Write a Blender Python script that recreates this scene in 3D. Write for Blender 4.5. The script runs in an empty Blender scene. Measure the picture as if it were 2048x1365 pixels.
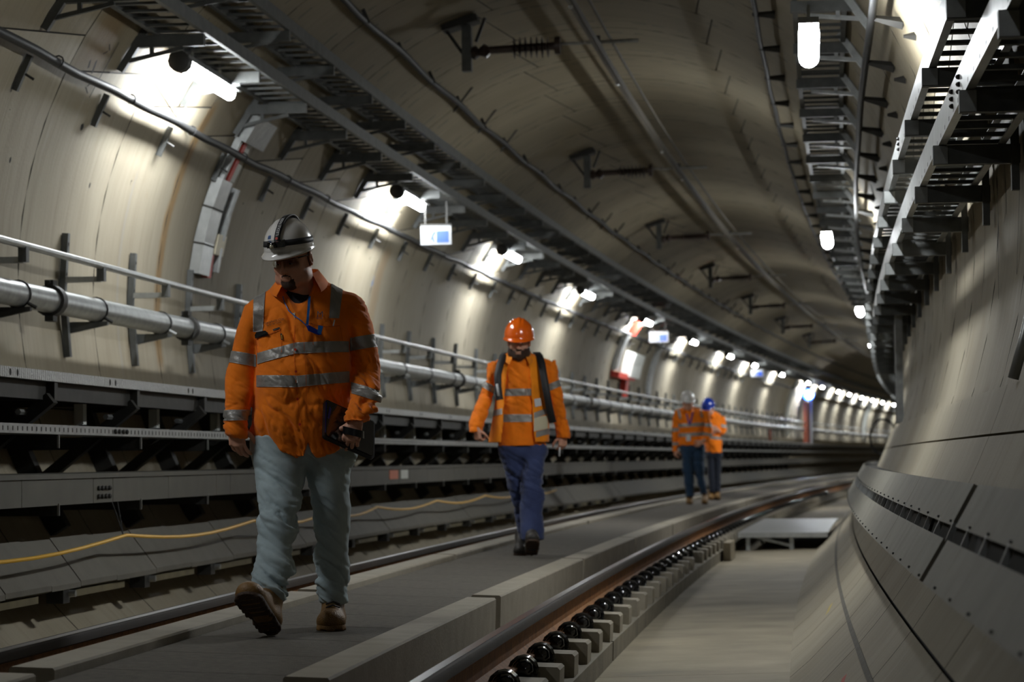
import bpy, bmesh, math, random
import numpy as np
from mathutils import Vector, Matrix, Euler
import openvdb as vdb
random.seed(7); np.random.seed(7)
SC = bpy.context.scene
COL = SC.collection
# ---------------------------------------------------------------- tunnel alignment (u = right of track centre, s = along it, v = up)
K0, K1, CANT0, CANT1 = 0.00217, -2e-5, 0.03371, 0.00022
UC, VC, RT = 0.032, 1.979, 3.15
_TS = np.linspace(-40, 260, 1201); _d = _TS[1] - _TS[0]
_se = np.clip(_TS, -40, 70); _th = K0 * _TS + K1 * (_se * _TS - _se * _se / 2)
_i0 = int(np.argmin(abs(_TS)))
_cx = np.concatenate([[0], np.cumsum((np.sin(_th[1:]) + np.sin(_th[:-1])) / 2 * _d)]); _cx -= _cx[_i0]
_cy = np.concatenate([[0], np.cumsum((np.cos(_th[1:]) + np.cos(_th[:-1])) / 2 * _d)]); _cy -= _cy[_i0]
def WA(P, track=False):
    P = np.asarray(P, float).reshape(-1, 3); u, s, v = P[:, 0], P[:, 1], P[:, 2]
    if track:
        c = CANT0 + CANT1 * np.clip(s, 0, 45)
        u, v = u * np.cos(c) + v * np.sin(c), -u * np.sin(c) + v * np.cos(c)
    t = np.interp(s, _TS, _th)
    return np.stack([np.interp(s, _TS, _cx) + u * np.cos(t), np.interp(s, _TS, _cy) - u * np.sin(t), v], 1)
def W(u, s, v, track=False): return Vector(WA([(u, s, v)], track)[0])
def head_at(s): return float(np.interp(s, _TS, _th))
def wallpt(a, off=0.0):
    r = RT - off; a = math.radians(a); return UC + r * math.cos(a), VC + r * math.sin(a)
# ---------------------------------------------------------------- camera
FPX, CAMU, CAMH, YAW, PITCH, ROLL = 4836.0, 1.99275, 0.72168, 0.09152, 0.04913, -0.01045
cam_d = bpy.data.cameras.new('camera'); cam = bpy.data.objects.new('camera', cam_d); COL.objects.link(cam); SC.camera = cam
cam_d.sensor_width = 36.0; cam_d.sensor_fit = 'HORIZONTAL'; cam_d.lens = FPX * 36.0 / 2048.0
cam_d.clip_start = 0.05; cam_d.clip_end = 400
_r = Vector((math.cos(YAW), math.sin(YAW), 0)); _f = Vector((-math.sin(YAW), math.cos(YAW), 0)); _u = Vector((0, 0, 1))
_f2 = _f * math.cos(PITCH) + _u * math.sin(PITCH); _u2 = -_f * math.sin(PITCH) + _u * math.cos(PITCH)
_r3 = _r * math.cos(ROLL) + _u2 * math.sin(ROLL); _u3 = -_r * math.sin(ROLL) + _u2 * math.cos(ROLL)
M = Matrix((( _r3.x, _u3.x, -_f2.x, CAMU), (_r3.y, _u3.y, -_f2.y, 0.0), (_r3.z, _u3.z, -_f2.z, CAMH), (0, 0, 0, 1)))
cam.matrix_world = M
cam_d.dof.use_dof = True; cam_d.dof.focus_distance = 10.75; cam_d.dof.aperture_fstop = 4.0; cam_d.dof.aperture_blades = 9
# ---------------------------------------------------------------- world, exposure
wd = bpy.data.worlds.new('world'); SC.world = wd; wd.use_nodes = True
wd.node_tree.nodes['Background'].inputs[0].default_value = (0.05, 0.045, 0.035, 1); wd.node_tree.nodes['Background'].inputs[1].default_value = 0.02
SC.view_settings.view_transform = 'Standard'; SC.view_settings.look = 'None'; SC.view_settings.gamma = 1.0
SC.view_settings.use_curve_mapping = False; SC.view_settings.exposure = -0.40
LAMP_STRENGTH = 330.0
SC.cycles.max_bounces = 8; SC.cycles.diffuse_bounces = 5; SC.cycles.glossy_bounces = 3; SC.cycles.transmission_bounces = 4
SC.cycles.sample_clamp_indirect = 4.0; SC.cycles.use_denoising = True; SC.cycles.caustics_reflective = False; SC.cycles.caustics_refractive = False
SC.cycles.use_light_tree = True; SC.cycles.use_adaptive_sampling = False
# ---------------------------------------------------------------- materials
MATS = {}
def nmat(name):
    m = bpy.data.materials.new(name); m.use_nodes = True; nt = m.node_tree; MATS[name] = m
    return m, nt, nt.nodes['Principled BSDF']
def simple(name, col, rough=0.6, metal=0.0, var=0.12, scale=8.0, bump=0.0, bscale=60.0, coat=0.0, spec=None):
    m, nt, b = nmat(name); N = nt.nodes; L = nt.links
    b.inputs['Roughness'].default_value = rough; b.inputs['Metallic'].default_value = metal
    if coat: b.inputs['Coat Weight'].default_value = coat; b.inputs['Coat Roughness'].default_value = 0.08
    if spec is not None: b.inputs['Specular IOR Level'].default_value = spec
    if var or bump:
        g = N.new('ShaderNodeNewGeometry')
    if var:
        n = N.new('ShaderNodeTexNoise'); n.inputs['Scale'].default_value = scale; n.inputs['Detail'].default_value = 4
        L.new(g.outputs['Position'], n.inputs['Vector'])
        r = N.new('ShaderNodeMapRange'); r.inputs[1].default_value = 0.25; r.inputs[2].default_value = 0.75
        r.inputs[3].default_value = 1 - var; r.inputs[4].default_value = 1 + var; L.new(n.outputs['Fac'], r.inputs[0])
        v = N.new('ShaderNodeVectorMath'); v.operation = 'SCALE'; v.inputs[0].default_value = col[:3]; L.new(r.outputs[0], v.inputs['Scale'])
        L.new(v.outputs[0], b.inputs['Base Color'])
    else: b.inputs['Base Color'].default_value = (*col[:3], 1)
    if bump:
        n2 = N.new('ShaderNodeTexNoise'); n2.inputs['Scale'].default_value = bscale; n2.inputs['Detail'].default_value = 3
        L.new(g.outputs['Position'], n2.inputs['Vector']); bp = N.new('ShaderNodeBump'); bp.inputs['Strength'].default_value = bump
        bp.inputs['Distance'].default_value = 0.01; L.new(n2.outputs['Fac'], bp.inputs['Height']); L.new(bp.outputs[0], b.inputs['Normal'])
    return m
def emis(name, col, strength):
    m, nt, b = nmat(name); b.inputs['Base Color'].default_value = (*col, 1); b.inputs['Emission Color'].default_value = (*col, 1)
    b.inputs['Emission Strength'].default_value = strength; return m
def lining_material(name='lining_concrete', k=1.0, kb=1.0):
    # precast concrete: UV = (metres along the tunnel, metres around the ring)
    m, nt, b = nmat(name); N = nt.nodes; L = nt.links
    uv = N.new('ShaderNodeUVMap'); uv.uv_map = 'UVMap'
    def noise(sx, sy, detail=4, rough=0.55, dist=0.0):
        mp = N.new('ShaderNodeMapping'); mp.inputs['Scale'].default_value = (sx, sy, 1); L.new(uv.outputs[0], mp.inputs[0])
        n = N.new('ShaderNodeTexNoise'); n.inputs['Scale'].default_value = 1; n.inputs['Detail'].default_value = detail
        n.inputs['Roughness'].default_value = rough; n.inputs['Distortion'].default_value = dist
        L.new(mp.outputs[0], n.inputs['Vector']); return n.outputs['Fac']
    def rng(x, a, bb, c, d):
        r = N.new('ShaderNodeMapRange'); r.interpolation_type = 'SMOOTHSTEP'
        for i, q in enumerate((a, bb, c, d)): r.inputs[i + 1].default_value = q
        L.new(x, r.inputs[0]); return r.outputs[0]
    def math_(op, x, y):
        n = N.new('ShaderNodeMath'); n.operation = op
        for i, q in enumerate((x, y)):
            if isinstance(q, (int, float)): n.inputs[i].default_value = q
            else: L.new(q, n.inputs[i])
        return n.outputs[0]
    def mix(f, a, bb, mode='MIX'):
        n = N.new('ShaderNodeMix'); n.data_type = 'RGBA'; n.blend_type = mode
        if isinstance(f, (int, float)): n.inputs[0].default_value = f
        else: L.new(f, n.inputs[0])
        for i, q in ((6, a), (7, bb)):
            if isinstance(q, tuple): n.inputs[i].default_value = (*q, 1)
            else: L.new(q, n.inputs[i])
        return n.outputs[2]
    base = mix(rng(noise(0.9, 0.5), .3, .7, 0, 1), (0.245, 0.212, 0.150), (0.30, 0.265, 0.195))
    streak = rng(noise(9, 0.35, 5, .65), .42, .75, 0, 1)
    base = mix(math_('MULTIPLY', streak, .45), base, (0.19, 0.158, 0.11))
    fine = rng(noise(34, 1.1, 3, .6), .45, .8, 0, 1)
    base = mix(math_('MULTIPLY', fine, .35), base, (0.155, 0.125, 0.085))
    blot = rng(noise(1.6, 1.3, 6, .7, .6), .58, .78, 0, 1)
    base = mix(math_('MULTIPLY', blot, .4), base, (0.21, 0.145, 0.075))
    # mortar-white runs
    wh = rng(noise(5, .5, 4, .6), .63, .8, 0, 1)
    base = mix(math_('MULTIPLY', wh, .45), base, (0.42, 0.40, 0.35))
    # rust run down the ring joint on the left wall
    sep = N.new('ShaderNodeSeparateXYZ'); L.new(uv.outputs[0], sep.inputs[0])
    def run(s0, w, a0, a1, wob=.25):
        wv = math_('MULTIPLY', math_('SUBTRACT', noise(.6, 1.6, 5), .5), wob)
        d = math_('ABSOLUTE', math_('SUBTRACT', math_('ADD', sep.outputs[0], wv), s0), 0)
        k = rng(d, w * .3, w, 1, 0)
        lo = rng(sep.outputs[1], a0 * 3.15 * math.pi / 180, (a0 + 3) * 3.15 * math.pi / 180, 0, 1)
        hi = rng(sep.outputs[1], (a1 - 3) * 3.15 * math.pi / 180, a1 * 3.15 * math.pi / 180, 1, 0)
        return math_('MULTIPLY', math_('MULTIPLY', k, lo), hi)
    base = mix(math_('MULTIPLY', run(19.42, .13, 146, 190), .85), base, (0.22, 0.13, 0.045))
    base = mix(math_('MULTIPLY', run(16.30, .35, 139, 153), .6), base, (0.20, 0.13, 0.06))
    base = mix(math_('MULTIPLY', run(18.28, .04, 160, 192, .06), .35), base, (0.25, 0.25, 0.24))
    base = mix(math_('MULTIPLY', run(28.2, .3, 155, 192), .5), base, (0.24, 0.15, 0.07))
    base = mix(math_('MULTIPLY', run(11.6, .22, -26, -16, .1), .6), base, (0.17, 0.13, 0.08))
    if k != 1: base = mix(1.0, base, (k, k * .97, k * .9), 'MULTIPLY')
    L.new(base, b.inputs['Base Color']); b.inputs['Roughness'].default_value = .72
    b.inputs['Specular IOR Level'].default_value = .35
    bp = N.new('ShaderNodeBump'); bp.inputs['Strength'].default_value = .35; bp.inputs['Distance'].default_value = .01
    L.new(math_('ADD', noise(14, 2, 4), math_('MULTIPLY', noise(60, 40, 2), .4)), bp.inputs['Height']); L.new(bp.outputs[0], b.inputs['Normal'])
    return m
lining_material()
lining_material('ceiling_concrete_dimmed', .74)  # darker copy: ceiling dirt, and the dim light up there put into the colour
simple('joint_dark', (0.02, 0.018, 0.014), .9, var=0)
simple('joint_mortar', (0.11, 0.10, 0.08), .9, var=.2)
simple('slab_concrete', (0.18, 0.16, 0.12), .8, var=.25, scale=5, bump=.3)
simple('floor_concrete', (0.215, 0.182, 0.125), .75, var=.3, scale=2.2, bump=.3, bscale=25)
simple('curb_concrete', (0.25, 0.222, 0.17), .75, var=.14, scale=7, bump=.2)
simple('mat_grey', (0.10, 0.088, 0.070), .9, var=.25, scale=30, bump=.8, bscale=220)
simple('galv', (0.32, 0.33, 0.32), .42, .75, var=.22, scale=14)
simple('galv_dull', (0.10, 0.104, 0.10), .55, .6, var=.25, scale=10)
simple('galv_bright', (0.42, 0.43, 0.42), .38, .8, var=.15, scale=12)
simple('steel_dark', (0.028, 0.027, 0.024), .6, .3, var=.3, scale=10)
simple('black_rubber', (0.012, 0.012, 0.012), .38, var=0)
simple('black_gloss', (0.008, 0.008, 0.009), .16, var=0, coat=.6)
simple('cable_black', (0.016, 0.016, 0.016), .55, var=.2, spec=.3)
simple('rail_top', (0.16, 0.155, 0.15), .3, .9, var=.12, scale=40)
simple('rail_side', (0.03, 0.022, 0.016), .8, .0, var=.2)
simple('sign_blue_faint', (0.12, 0.16, 0.24), .7)
simple('pink_paint', (0.42, 0.10, 0.08), .8)
simple('yellow_paint', (0.38, 0.28, 0.07), .8)
simple('rust', (0.20, 0.082, 0.02), .75, .1, var=.4, scale=18, bump=.3, bscale=120)
simple('plate_grey', (0.118, 0.110, 0.088), .7, var=.14, scale=6, bump=.15)
simple('panel_grey', (0.20, 0.187, 0.15), .7, var=.14, scale=6, bump=.15)
simple('trough_grey', (0.088, 0.084, 0.068), .65, var=.12, scale=5)
simple('wood', (0.13, 0.11, 0.06), .8, var=.2)
simple('yellow_hose', (0.75, 0.42, 0.03), .45, var=.05)
simple('red', (0.50, 0.03, 0.012), .5, var=.1)
simple('red_brown', (0.22, 0.045, 0.015), .6, var=.1)
simple('white_box', (0.62, 0.64, 0.60), .5, var=.06)
simple('cream', (0.60, 0.54, 0.38), .5, var=.08)
simple('alu', (0.09, 0.08, 0.062), .7, .1, var=.15)
simple('insulator', (0.035, 0.022, 0.018), .35, var=.2)
simple('sign_white', (0.30, 0.31, 0.32), .35, var=0)
simple('sign_blue', (0.02, 0.07, 0.42), .35, var=0)
simple('sign_pink', (0.62, 0.20, 0.12), .5, var=0)
simple('orange_tag', (0.8, 0.2, 0.02), .6, var=0)
emis('lamp_white', (0.93, 0.97, 1.0), LAMP_STRENGTH)
emis('lamp_track', (0.93, 0.97, 1.0), LAMP_STRENGTH * .4)
emis('lamp_right', (0.93, 0.97, 1.0), LAMP_STRENGTH * .95)
emis('lamp_faint', (0.93, 0.97, 1.0), LAMP_STRENGTH * .2)
emis('lamp_dim', (0.93, 0.97, 1.0), LAMP_STRENGTH * .35)
emis('lamp_blue', (0.02, 0.12, 1.0), 25.0)
# ---------------------------------------------------------------- mesh helper in tunnel coordinates
class MB:
    def __init__(s, track=False, local=False): s.v = []; s.f = []; s.uv = None; s.track = track; s.local = local
    def add(s, vs, fs):
        n = len(s.v); s.v += [tuple(q) for q in vs]; s.f += [tuple(i + n for i in f) for f in fs]
    def box(s, u0, u1, a0, a1, v0, v1, ns=1):
        st = np.linspace(a0, a1, ns + 1); vs = []
        for a in st: vs += [(u0, a, v0), (u1, a, v0), (u1, a, v1), (u0, a, v1)]
        fs = [(0, 1, 2, 3), tuple(4 * ns + i for i in (3, 2, 1, 0))]
        for k in range(ns):
            for i in range(4): fs.append((4 * k + i, 4 * k + 4 + i, 4 * k + 4 + (i + 1) % 4, 4 * k + (i + 1) % 4))
        s.add(vs, fs); return s
    def sweep(s, prof, a0, a1, ds=2.0, cap=True):
        ns = max(1, int(math.ceil((a1 - a0) / ds))); n = len(prof); vs = []
        for a in np.linspace(a0, a1, ns + 1): vs += [(p[0], a, p[1]) for p in prof]
        fs = []
        for k in range(ns):
            for i in range(n): fs.append((n * k + i, n * k + n + i, n * k + n + (i + 1) % n, n * k + (i + 1) % n))
        if cap: fs += [tuple(range(n)), tuple(n * ns + i for i in reversed(range(n)))]
        s.add(vs, fs); return s
    def bar(s, p, q, w, h, up=(0, 0, 1)):
        p, q = Vector(p), Vector(q); d = (q - p).normalized(); up = Vector(up)
        if abs(d.dot(up)) > .98: up = Vector((0, 1, 0))
        x = d.cross(up).normalized(); z = x.cross(d).normalized(); vs = []
        for c in (p, q):
            for i, j in ((-1, -1), (1, -1), (1, 1), (-1, 1)): vs.append(c + x * (i * w / 2) + z * (j * h / 2))
        s.add(vs, [(0, 3, 2, 1), (4, 5, 6, 7), (0, 1, 5, 4), (1, 2, 6, 5), (2, 3, 7, 6), (3, 0, 4, 7)]); return s
    def tube(s, pts, r, n=8, cap=True):
        pts = [Vector(p) for p in pts]; m = len(pts); vs = []; rr = r if isinstance(r, (list, tuple)) else [r] * m
        for i, p in enumerate(pts):
            d = (pts[min(i + 1, m - 1)] - pts[max(i - 1, 0)])
            d = d.normalized() if d.length > 1e-9 else Vector((0, 1, 0)); up = Vector((0, 0, 1)) if abs(d.z) < .9 else Vector((0, 1, 0))
            x = d.cross(up).normalized(); z = x.cross(d)
            for k in range(n):
                a = 2 * math.pi * k / n; vs.append(p + (x * math.cos(a) + z * math.sin(a)) * rr[i])
        fs = []
        for i in range(m - 1):
            for k in range(n): fs.append((n * i + k, n * i + (k + 1) % n, n * i + n + (k + 1) % n, n * i + n + k))
        if cap: fs += [tuple(reversed(range(n))), tuple(n * (m - 1) + k for k in range(n))]
        s.add(vs, fs); return s
    def line_tube(s, u, v, a0, a1, r, n=10, ds=1.5): 
        k = max(1, int((a1 - a0) / ds)); return s.tube([(u, a, v) for a in np.linspace(a0, a1, k + 1)], r, n)
    def ell(s, c, r, nu=10, nv=7):
        vs = []; c = Vector(c)
        for j in range(nv + 1):
            t = math.pi * j / nv
            for i in range(nu):
                a = 2 * math.pi * i / nu; vs.append((c.x + r[0] * math.sin(t) * math.cos(a), c.y + r[1] * math.sin(t) * math.sin(a), c.z + r[2] * math.cos(t)))
        fs = []
        for j in range(nv):
            for i in range(nu): fs.append((j * nu + i, j * nu + nu + i, j * nu + nu + (i + 1) % nu, j * nu + (i + 1) % nu))
        s.add(vs, fs); return s
    def build(s, name, mat, parent=None, smooth=False, label=None, origin=None):
        if s.local: A = np.array(s.v, float)
        else: A = WA(s.v, s.track)
        if parent is not None: o0 = np.array(parent['_o'])
        elif origin is not None: o0 = np.array(origin)
        else: o0 = np.array([A[:, 0].mean(), A[:, 1].mean(), A[:, 2].min()])
        if s.local: o0 = np.zeros(3)
        me = bpy.data.meshes.new(name); me.from_pydata((A - o0).tolist(), [], s.f)
        if s.uv is not None:
            ul = me.uv_layers.new(name='UVMap'); uva = np.array(s.uv, float)
            li = np.zeros(len(me.loops), int); me.loops.foreach_get('vertex_index', li); ul.data.foreach_set('uv', uva[li].ravel())
        me.materials.append(MATS[mat] if isinstance(mat, str) else mat)
        if smooth:
            me.shade_smooth()
            if smooth != 'all': me.set_sharp_from_angle(angle=math.radians(40))
        o = bpy.data.objects.new(name, me); COL.objects.link(o)
        if parent is not None: o.parent = parent
        elif not s.local: o.location = o0
        o['_o'] = [float(q) for q in o0]
        if label: o['label'] = label
        return o
def fixn(o):
    bm = bmesh.new(); bm.from_mesh(o.data); bmesh.ops.recalc_face_normals(bm, faces=bm.faces); bm.to_mesh(o.data); bm.free(); return o
def tag(o, label, cat, group=None):
    o['label'] = label; o['category'] = cat
    if group: o['group'] = group
    return o
def thing(name, label, cat, loc, group=None, track=False):
    o = bpy.data.objects.new(name, None); COL.objects.link(o); p = W(*loc, track); o.location = p; o['_o'] = [p.x, p.y, p.z]
    o.empty_display_size = .1
    return tag(o, label, cat, group)
def struct(name, loc=(0, 10, 0), label=None):
    o = bpy.data.objects.new(name, None); COL.objects.link(o); p = W(*loc); o.location = p; o['_o'] = [p.x, p.y, p.z]; o['kind'] = 'structure'
    o.empty_display_size = .1
    if label: o['label'] = label
    return o
ORD = ['nearest', 'second', 'third', 'fourth', 'fifth', 'sixth', 'seventh', 'eighth', 'ninth', 'tenth', 'eleventh', 'twelfth', 'thirteenth',
       'fourteenth', 'fifteenth', 'sixteenth', 'seventeenth', 'eighteenth', 'nineteenth', 'twentieth']
RING = 1.711; RJ = 15.95            # ring joints at RJ + k * RING, brackets at ring middle
BR0 = 15.13                          # bracket stations
def stations(a, b, s0=BR0, p=RING):
    k = math.ceil((a - s0) / p); out = []
    while s0 + k * p <= b: out.append(s0 + k * p); k += 1
    return out
# ================================================================ LINING
wall_left = struct('wall_left', (-3.1, 15, 1.5)); wall_right = struct('wall_right', (3.1, 10, 1)); ceiling = struct('ceiling', (0, 20, 5.1))
# joints between the segments of one ring: angle at ring start, slope over the ring, parent of the segment that FOLLOWS it
JO = [(-52.0, 0, wall_right), (-41.5, 0, wall_right), (-37.1, 0, wall_right), (-22.1, 0, wall_right), (20.0, -3, ceiling), (66.0, 3, ceiling),
      (108.0, -3, ceiling), (153.0, -4.9, wall_left), (196.0, 0, wall_left), (238.0, 0, None)]
def seg_patch(mb, k, j, gap=.0075, depth=.035):
    a0, sl0, par = JO[j]; a1, sl1, _ = JO[j + 1]
    s0, s1 = RJ + k * RING + gap, RJ + (k + 1) * RING - gap
    ga = math.degrees(gap / RT) * (.8 if j != 1 else .8)
    n = max(2, int((a1 - a0) / 5)); rows = []; uvs = []
    for fs, ss in ((0, s0), (1, s1)):
        rows.append([(ss, a0 + sl0 * fs + ga + (a1 + sl1 * fs - a0 - sl0 * fs - 2 * ga) * i / n) for i in range(n + 1)])
    rim = rows[0] + rows[1][::-1]; vs = []; fs_ = []
    for ss, a in rows[0] + rows[1]: u, v = wallpt(a); vs.append((u, ss, v)); uvs.append((ss, a * RT * math.pi / 180))
    for i in range(n): fs_.append((i, i + 1, n + 2 + i, n + 1 + i))
    ring = list(range(n + 1)) + [n + 1 + i for i in reversed(range(n + 1))]; b0 = len(vs)
    for q in ring:
        ss, a = (rows[0] + rows[1])[q]; u, v = wallpt(a, -depth); vs.append((u, ss, v)); uvs.append((ss, a * RT * math.pi / 180))
    m = len(ring)
    for i in range(m): fs_.append((ring[i], b0 + i, b0 + (i + 1) % m, ring[(i + 1) % m]))
    if mb.uv is None: mb.uv = []
    mb.uv += uvs; mb.add(vs, fs_); return par
far = {}
for k in range(-15, 125):
    sc = RJ + k * RING
    for j in range(len(JO) - 1):
        single = 3.5 < sc < 58
        # segments far behind the lit part are joined
        if single:
            mb = MB(); par = seg_patch(mb, k, j); o = mb.build('lining_segment', 'lining_concrete', par, smooth=True)
            nq = max(2, int((JO[j + 1][0] - JO[j][0]) / 5)); o.data.materials.append(MATS['joint_dark']); o.data.polygons.foreach_set('material_index', [0] * nq + [1] * (len(o.data.polygons) - nq))
        else:
            par = JO[j][2]; key = (par.name, sc < 4)
            if key not in far: far[key] = (MB(), par)
            seg_patch(far[key][0], k, j)
for mb, par in far.values():
    o = mb.build('distant_lining_segments', 'lining_concrete', par, smooth=True); o['kind'] = 'stuff'
# recessed joint mortar behind the segments
def shell(a0, a1, name, par, off=-.028, mat='joint_dark', s0=-9.5, s1=225):
    mb = MB(); n = max(2, int((a1 - a0) / 6)); st = np.arange(s0, s1 + 1, 2.0); vs = []; fs = []
    for s in st:
        for i in range(n + 1): u, v = wallpt(a0 + (a1 - a0) * i / n, off); vs.append((u, s, v))
    for k in range(len(st) - 1):
        for i in range(n): q = k * (n + 1) + i; fs.append((q, q + 1, q + n + 2, q + n + 1))
    mb.add(vs, fs); return mb.build(name, mat, par, smooth='all')
ceil_mat = None
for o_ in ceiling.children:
    if o_.data.materials[0].name == 'lining_concrete': o_.data.materials[0] = MATS['ceiling_concrete_dimmed']
shell(-52, 20, 'joint_backing', wall_right); shell(20, 150, 'joint_backing', ceiling); shell(150, 238, 'joint_backing', wall_left)
def strip_on_wall(a0, a1, off, s0, s1, name, mat, par):
    mb = MB(); st = np.linspace(s0, s1, max(2, int((s1 - s0) / 2))); vs = []; fs = []
    for s in st:
        for a in (a0, a1): u, v = wallpt(a, off); vs.append((u, s, v))
    for k in range(len(st) - 1): q = 2 * k; fs.append((q, q + 1, q + 3, q + 2))
    mb.add(vs, fs); return mb.build(name, mat, par)
strip_on_wall(-41.75, -41.3, .004, 3.5, 60, 'joint_mortar', 'joint_mortar', wall_right)
# kerb-height lining band on the right wall, proud of the rings, with its own joints
cuts = [3.3, 4.75, 7.43, 10.08, 12.73, 15.38, 18.03, 20.68, 23.3, 26.0, 28.6, 31.3, 34, 36.6, 39.3, 42, 45, 48, 51, 54, 57, 60]
def band_piece(a0, a1, s0, s1, off, th=.03):
    mb = MB(); n = 2; vs = []; uvs = []; fs = []
    for o_ in (off, off - th):
        for s in (s0, s1):
            for i in range(n + 1):
                a = a0 + (a1 - a0) * i / n; u, v = wallpt(a, o_); vs.append((u, s, v)); uvs.append((s + 3.3, a * RT * math.pi / 180))
    m = n + 1
    for i in range(n): fs.append((i, i + 1, m + i + 1, m + i))
    ring = list(range(m)) + [m + i for i in reversed(range(m))]
    for i in range(len(ring)):
        p, q = ring[i], ring[(i + 1) % len(ring)]; fs.append((p, p + 2 * m, q + 2 * m, q))
    mb.uv = uvs; mb.add(vs, fs); return mb
band = struct('trim_1', (2.9, 10, .6))
for i in range(len(cuts) - 1):
    for a0, a1 in ((-26.5, -22.25), (-22.05, -18.15)):
        band_piece(a0, a1, cuts[i] + .006, cuts[i + 1] - .006, .03).build('band_segment', 'lining_concrete', band, smooth=True)
# pockets, grout holes and anchor marks
def disc_on_wall(mb, a, s, ra, rs, n=12, off=.002):
    c = [(s, a)] + [(s + rs * math.cos(2 * math.pi * i / n), a + math.degrees(ra / RT) * math.sin(2 * math.pi * i / n)) for i in range(n)]
    vs = []
    for ss, aa in c: u, v = wallpt(aa, off); vs.append((u, ss, v))
    mb.add(vs, [(0, 1 + i, 1 + (i + 1) % n) for i in range(n)])
lift = MB(); small = MB(); ceil_p = MB()
disc_on_wall(lift, 157.2, 16.70, .11, .05); disc_on_wall(lift, 150.6, 16.80, .035, .04)
for a, s in ((165.9, 15.51), (165.4, 16.4), (165.4, 17.25), (160.6, 15.24), (168, 16.9), (163, 18.2), (170.5, 18.9), (172, 15.3)): disc_on_wall(small, a, s, .022, .017)
for k in range(-4, 26):
    s0 = RJ + k * RING
    for a in (122, 128, 134, 140):
        if s0 > 17:
            for ds, dl in ((.28, .12), (RING - .3, .12)): disc_on_wall(ceil_p, a + random.uniform(-1, 1), s0 + ds, dl, .022, 6)
    for a in (113, 104, 97, 90, 82, 74, 66, 58):
        if s0 > 17:
            for ds in (.3, RING - .34): disc_on_wall(ceil_p, a + random.uniform(-3, 3), s0 + ds, random.uniform(.08, .24), .022, 6)
    for a in (160, 178, 188):
        if s0 > 20:
            for ds in (.45, 1.2): disc_on_wall(small, a + random.uniform(-2, 2), s0 + ds, .02, .015)
for s, a in ((12.04, 1), (12.5, -2), (13.4, -5), (17.4, -2.3), (14.6, 2), (15.9, -6), (11.1, 6), (10.4, -8), (13.0, 9), (19, 3), (21, -4)): disc_on_wall(small, a, s, .16, .012, 6)
lift.build('lifting_hole', 'joint_dark', wall_left); o = small.build('anchor_holes', 'joint_dark', wall_left); o['kind'] = 'stuff'
o = ceil_p.build('bolt_pockets', 'joint_mortar', ceiling); o['kind'] = 'stuff'
# ================================================================ FLOOR AND TRACK
floor = struct('floor', (1.5, 12, -.43))
flr = sorted(set([-9.5, 3] + [round(8.1 + 4.72 * i, 2) for i in range(-1, 11)] + [225]))
for i in range(len(flr) - 1):
    MB().sweep([(1.02, -.43), (2.2, -.40), (2.2, -.60), (1.02, -.60)], flr[i] + .004, flr[i + 1] - .004, 3).build('floor_pour', 'floor_concrete', floor)
MB().sweep([(-2.2, -.43), (-1.02, -.43), (-1.02, -.6), (-2.2, -.6)], -9.5, 225, 3).build('floor_pour', 'floor_concrete', floor)
MB().sweep([(-1.1, -.45), (1.1, -.45), (1.1, -.7), (-1.1, -.7)], -9.5, 225, 3).build('slab_bed', 'joint_dark', floor)
SL = 4.72; S0S = 13.82
slab_cuts = [S0S + SL * k for k in range(-3, 10)]
FP = .733; F0 = 10.08
for i in range(len(slab_cuts) - 1):
    a, b = slab_cuts[i] + .03, slab_cuts[i + 1] - .03
    if b < 3: continue
    t = thing('track_slab', '%s precast concrete track slab with a notched edge beside the drainage channel' % (ORD[i - 0] if i else 'nearest'), 'slab', (0, a, -.43), 'precast track slabs in a line')
    MB(track=True).sweep([(-1.1, -.45), (-1.1, -.27), (-1.0, -.215), (1.0, -.215), (1.005, -.27), (1.10, -.275), (1.10, -.45)], a, b, 2.4).build('slab_body', 'slab_concrete', t)
    MB(track=True).box(-.388, .388, a, b, -.214, -.056, 2).build('infill', 'slab_concrete', t)
    for s in stations(a, b, F0, FP):
        for sg in (1, -1):
            if sg < 0 and s > 30: continue
            m = MB(track=True); x0, x1 = .945, 1.088
            m.add([(sg * x0, s - .02, -.275), (sg * x1, s - .02, -.275), (sg * x1, s - .02, -.175), (sg * (x1 - .012), s - .02, -.163), (sg * x0, s - .02, -.163),
                   (sg * x0, s + .20, -.275), (sg * x1, s + .20, -.275), (sg * x1, s + .20, -.175), (sg * (x1 - .012), s + .20, -.163), (sg * x0, s + .20, -.163)],
                  [(0, 1, 2, 3, 4), (9, 8, 7, 6, 5), (0, 5, 6, 1), (1, 6, 7, 2), (2, 7, 8, 3), (3, 8, 9, 4), (4, 9, 5, 0)])
            m.box(sg * .90, sg * .945, s - .0, s + .03, -.275, -.185)
            m.build('shoulder', 'curb_concrete', t)
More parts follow.
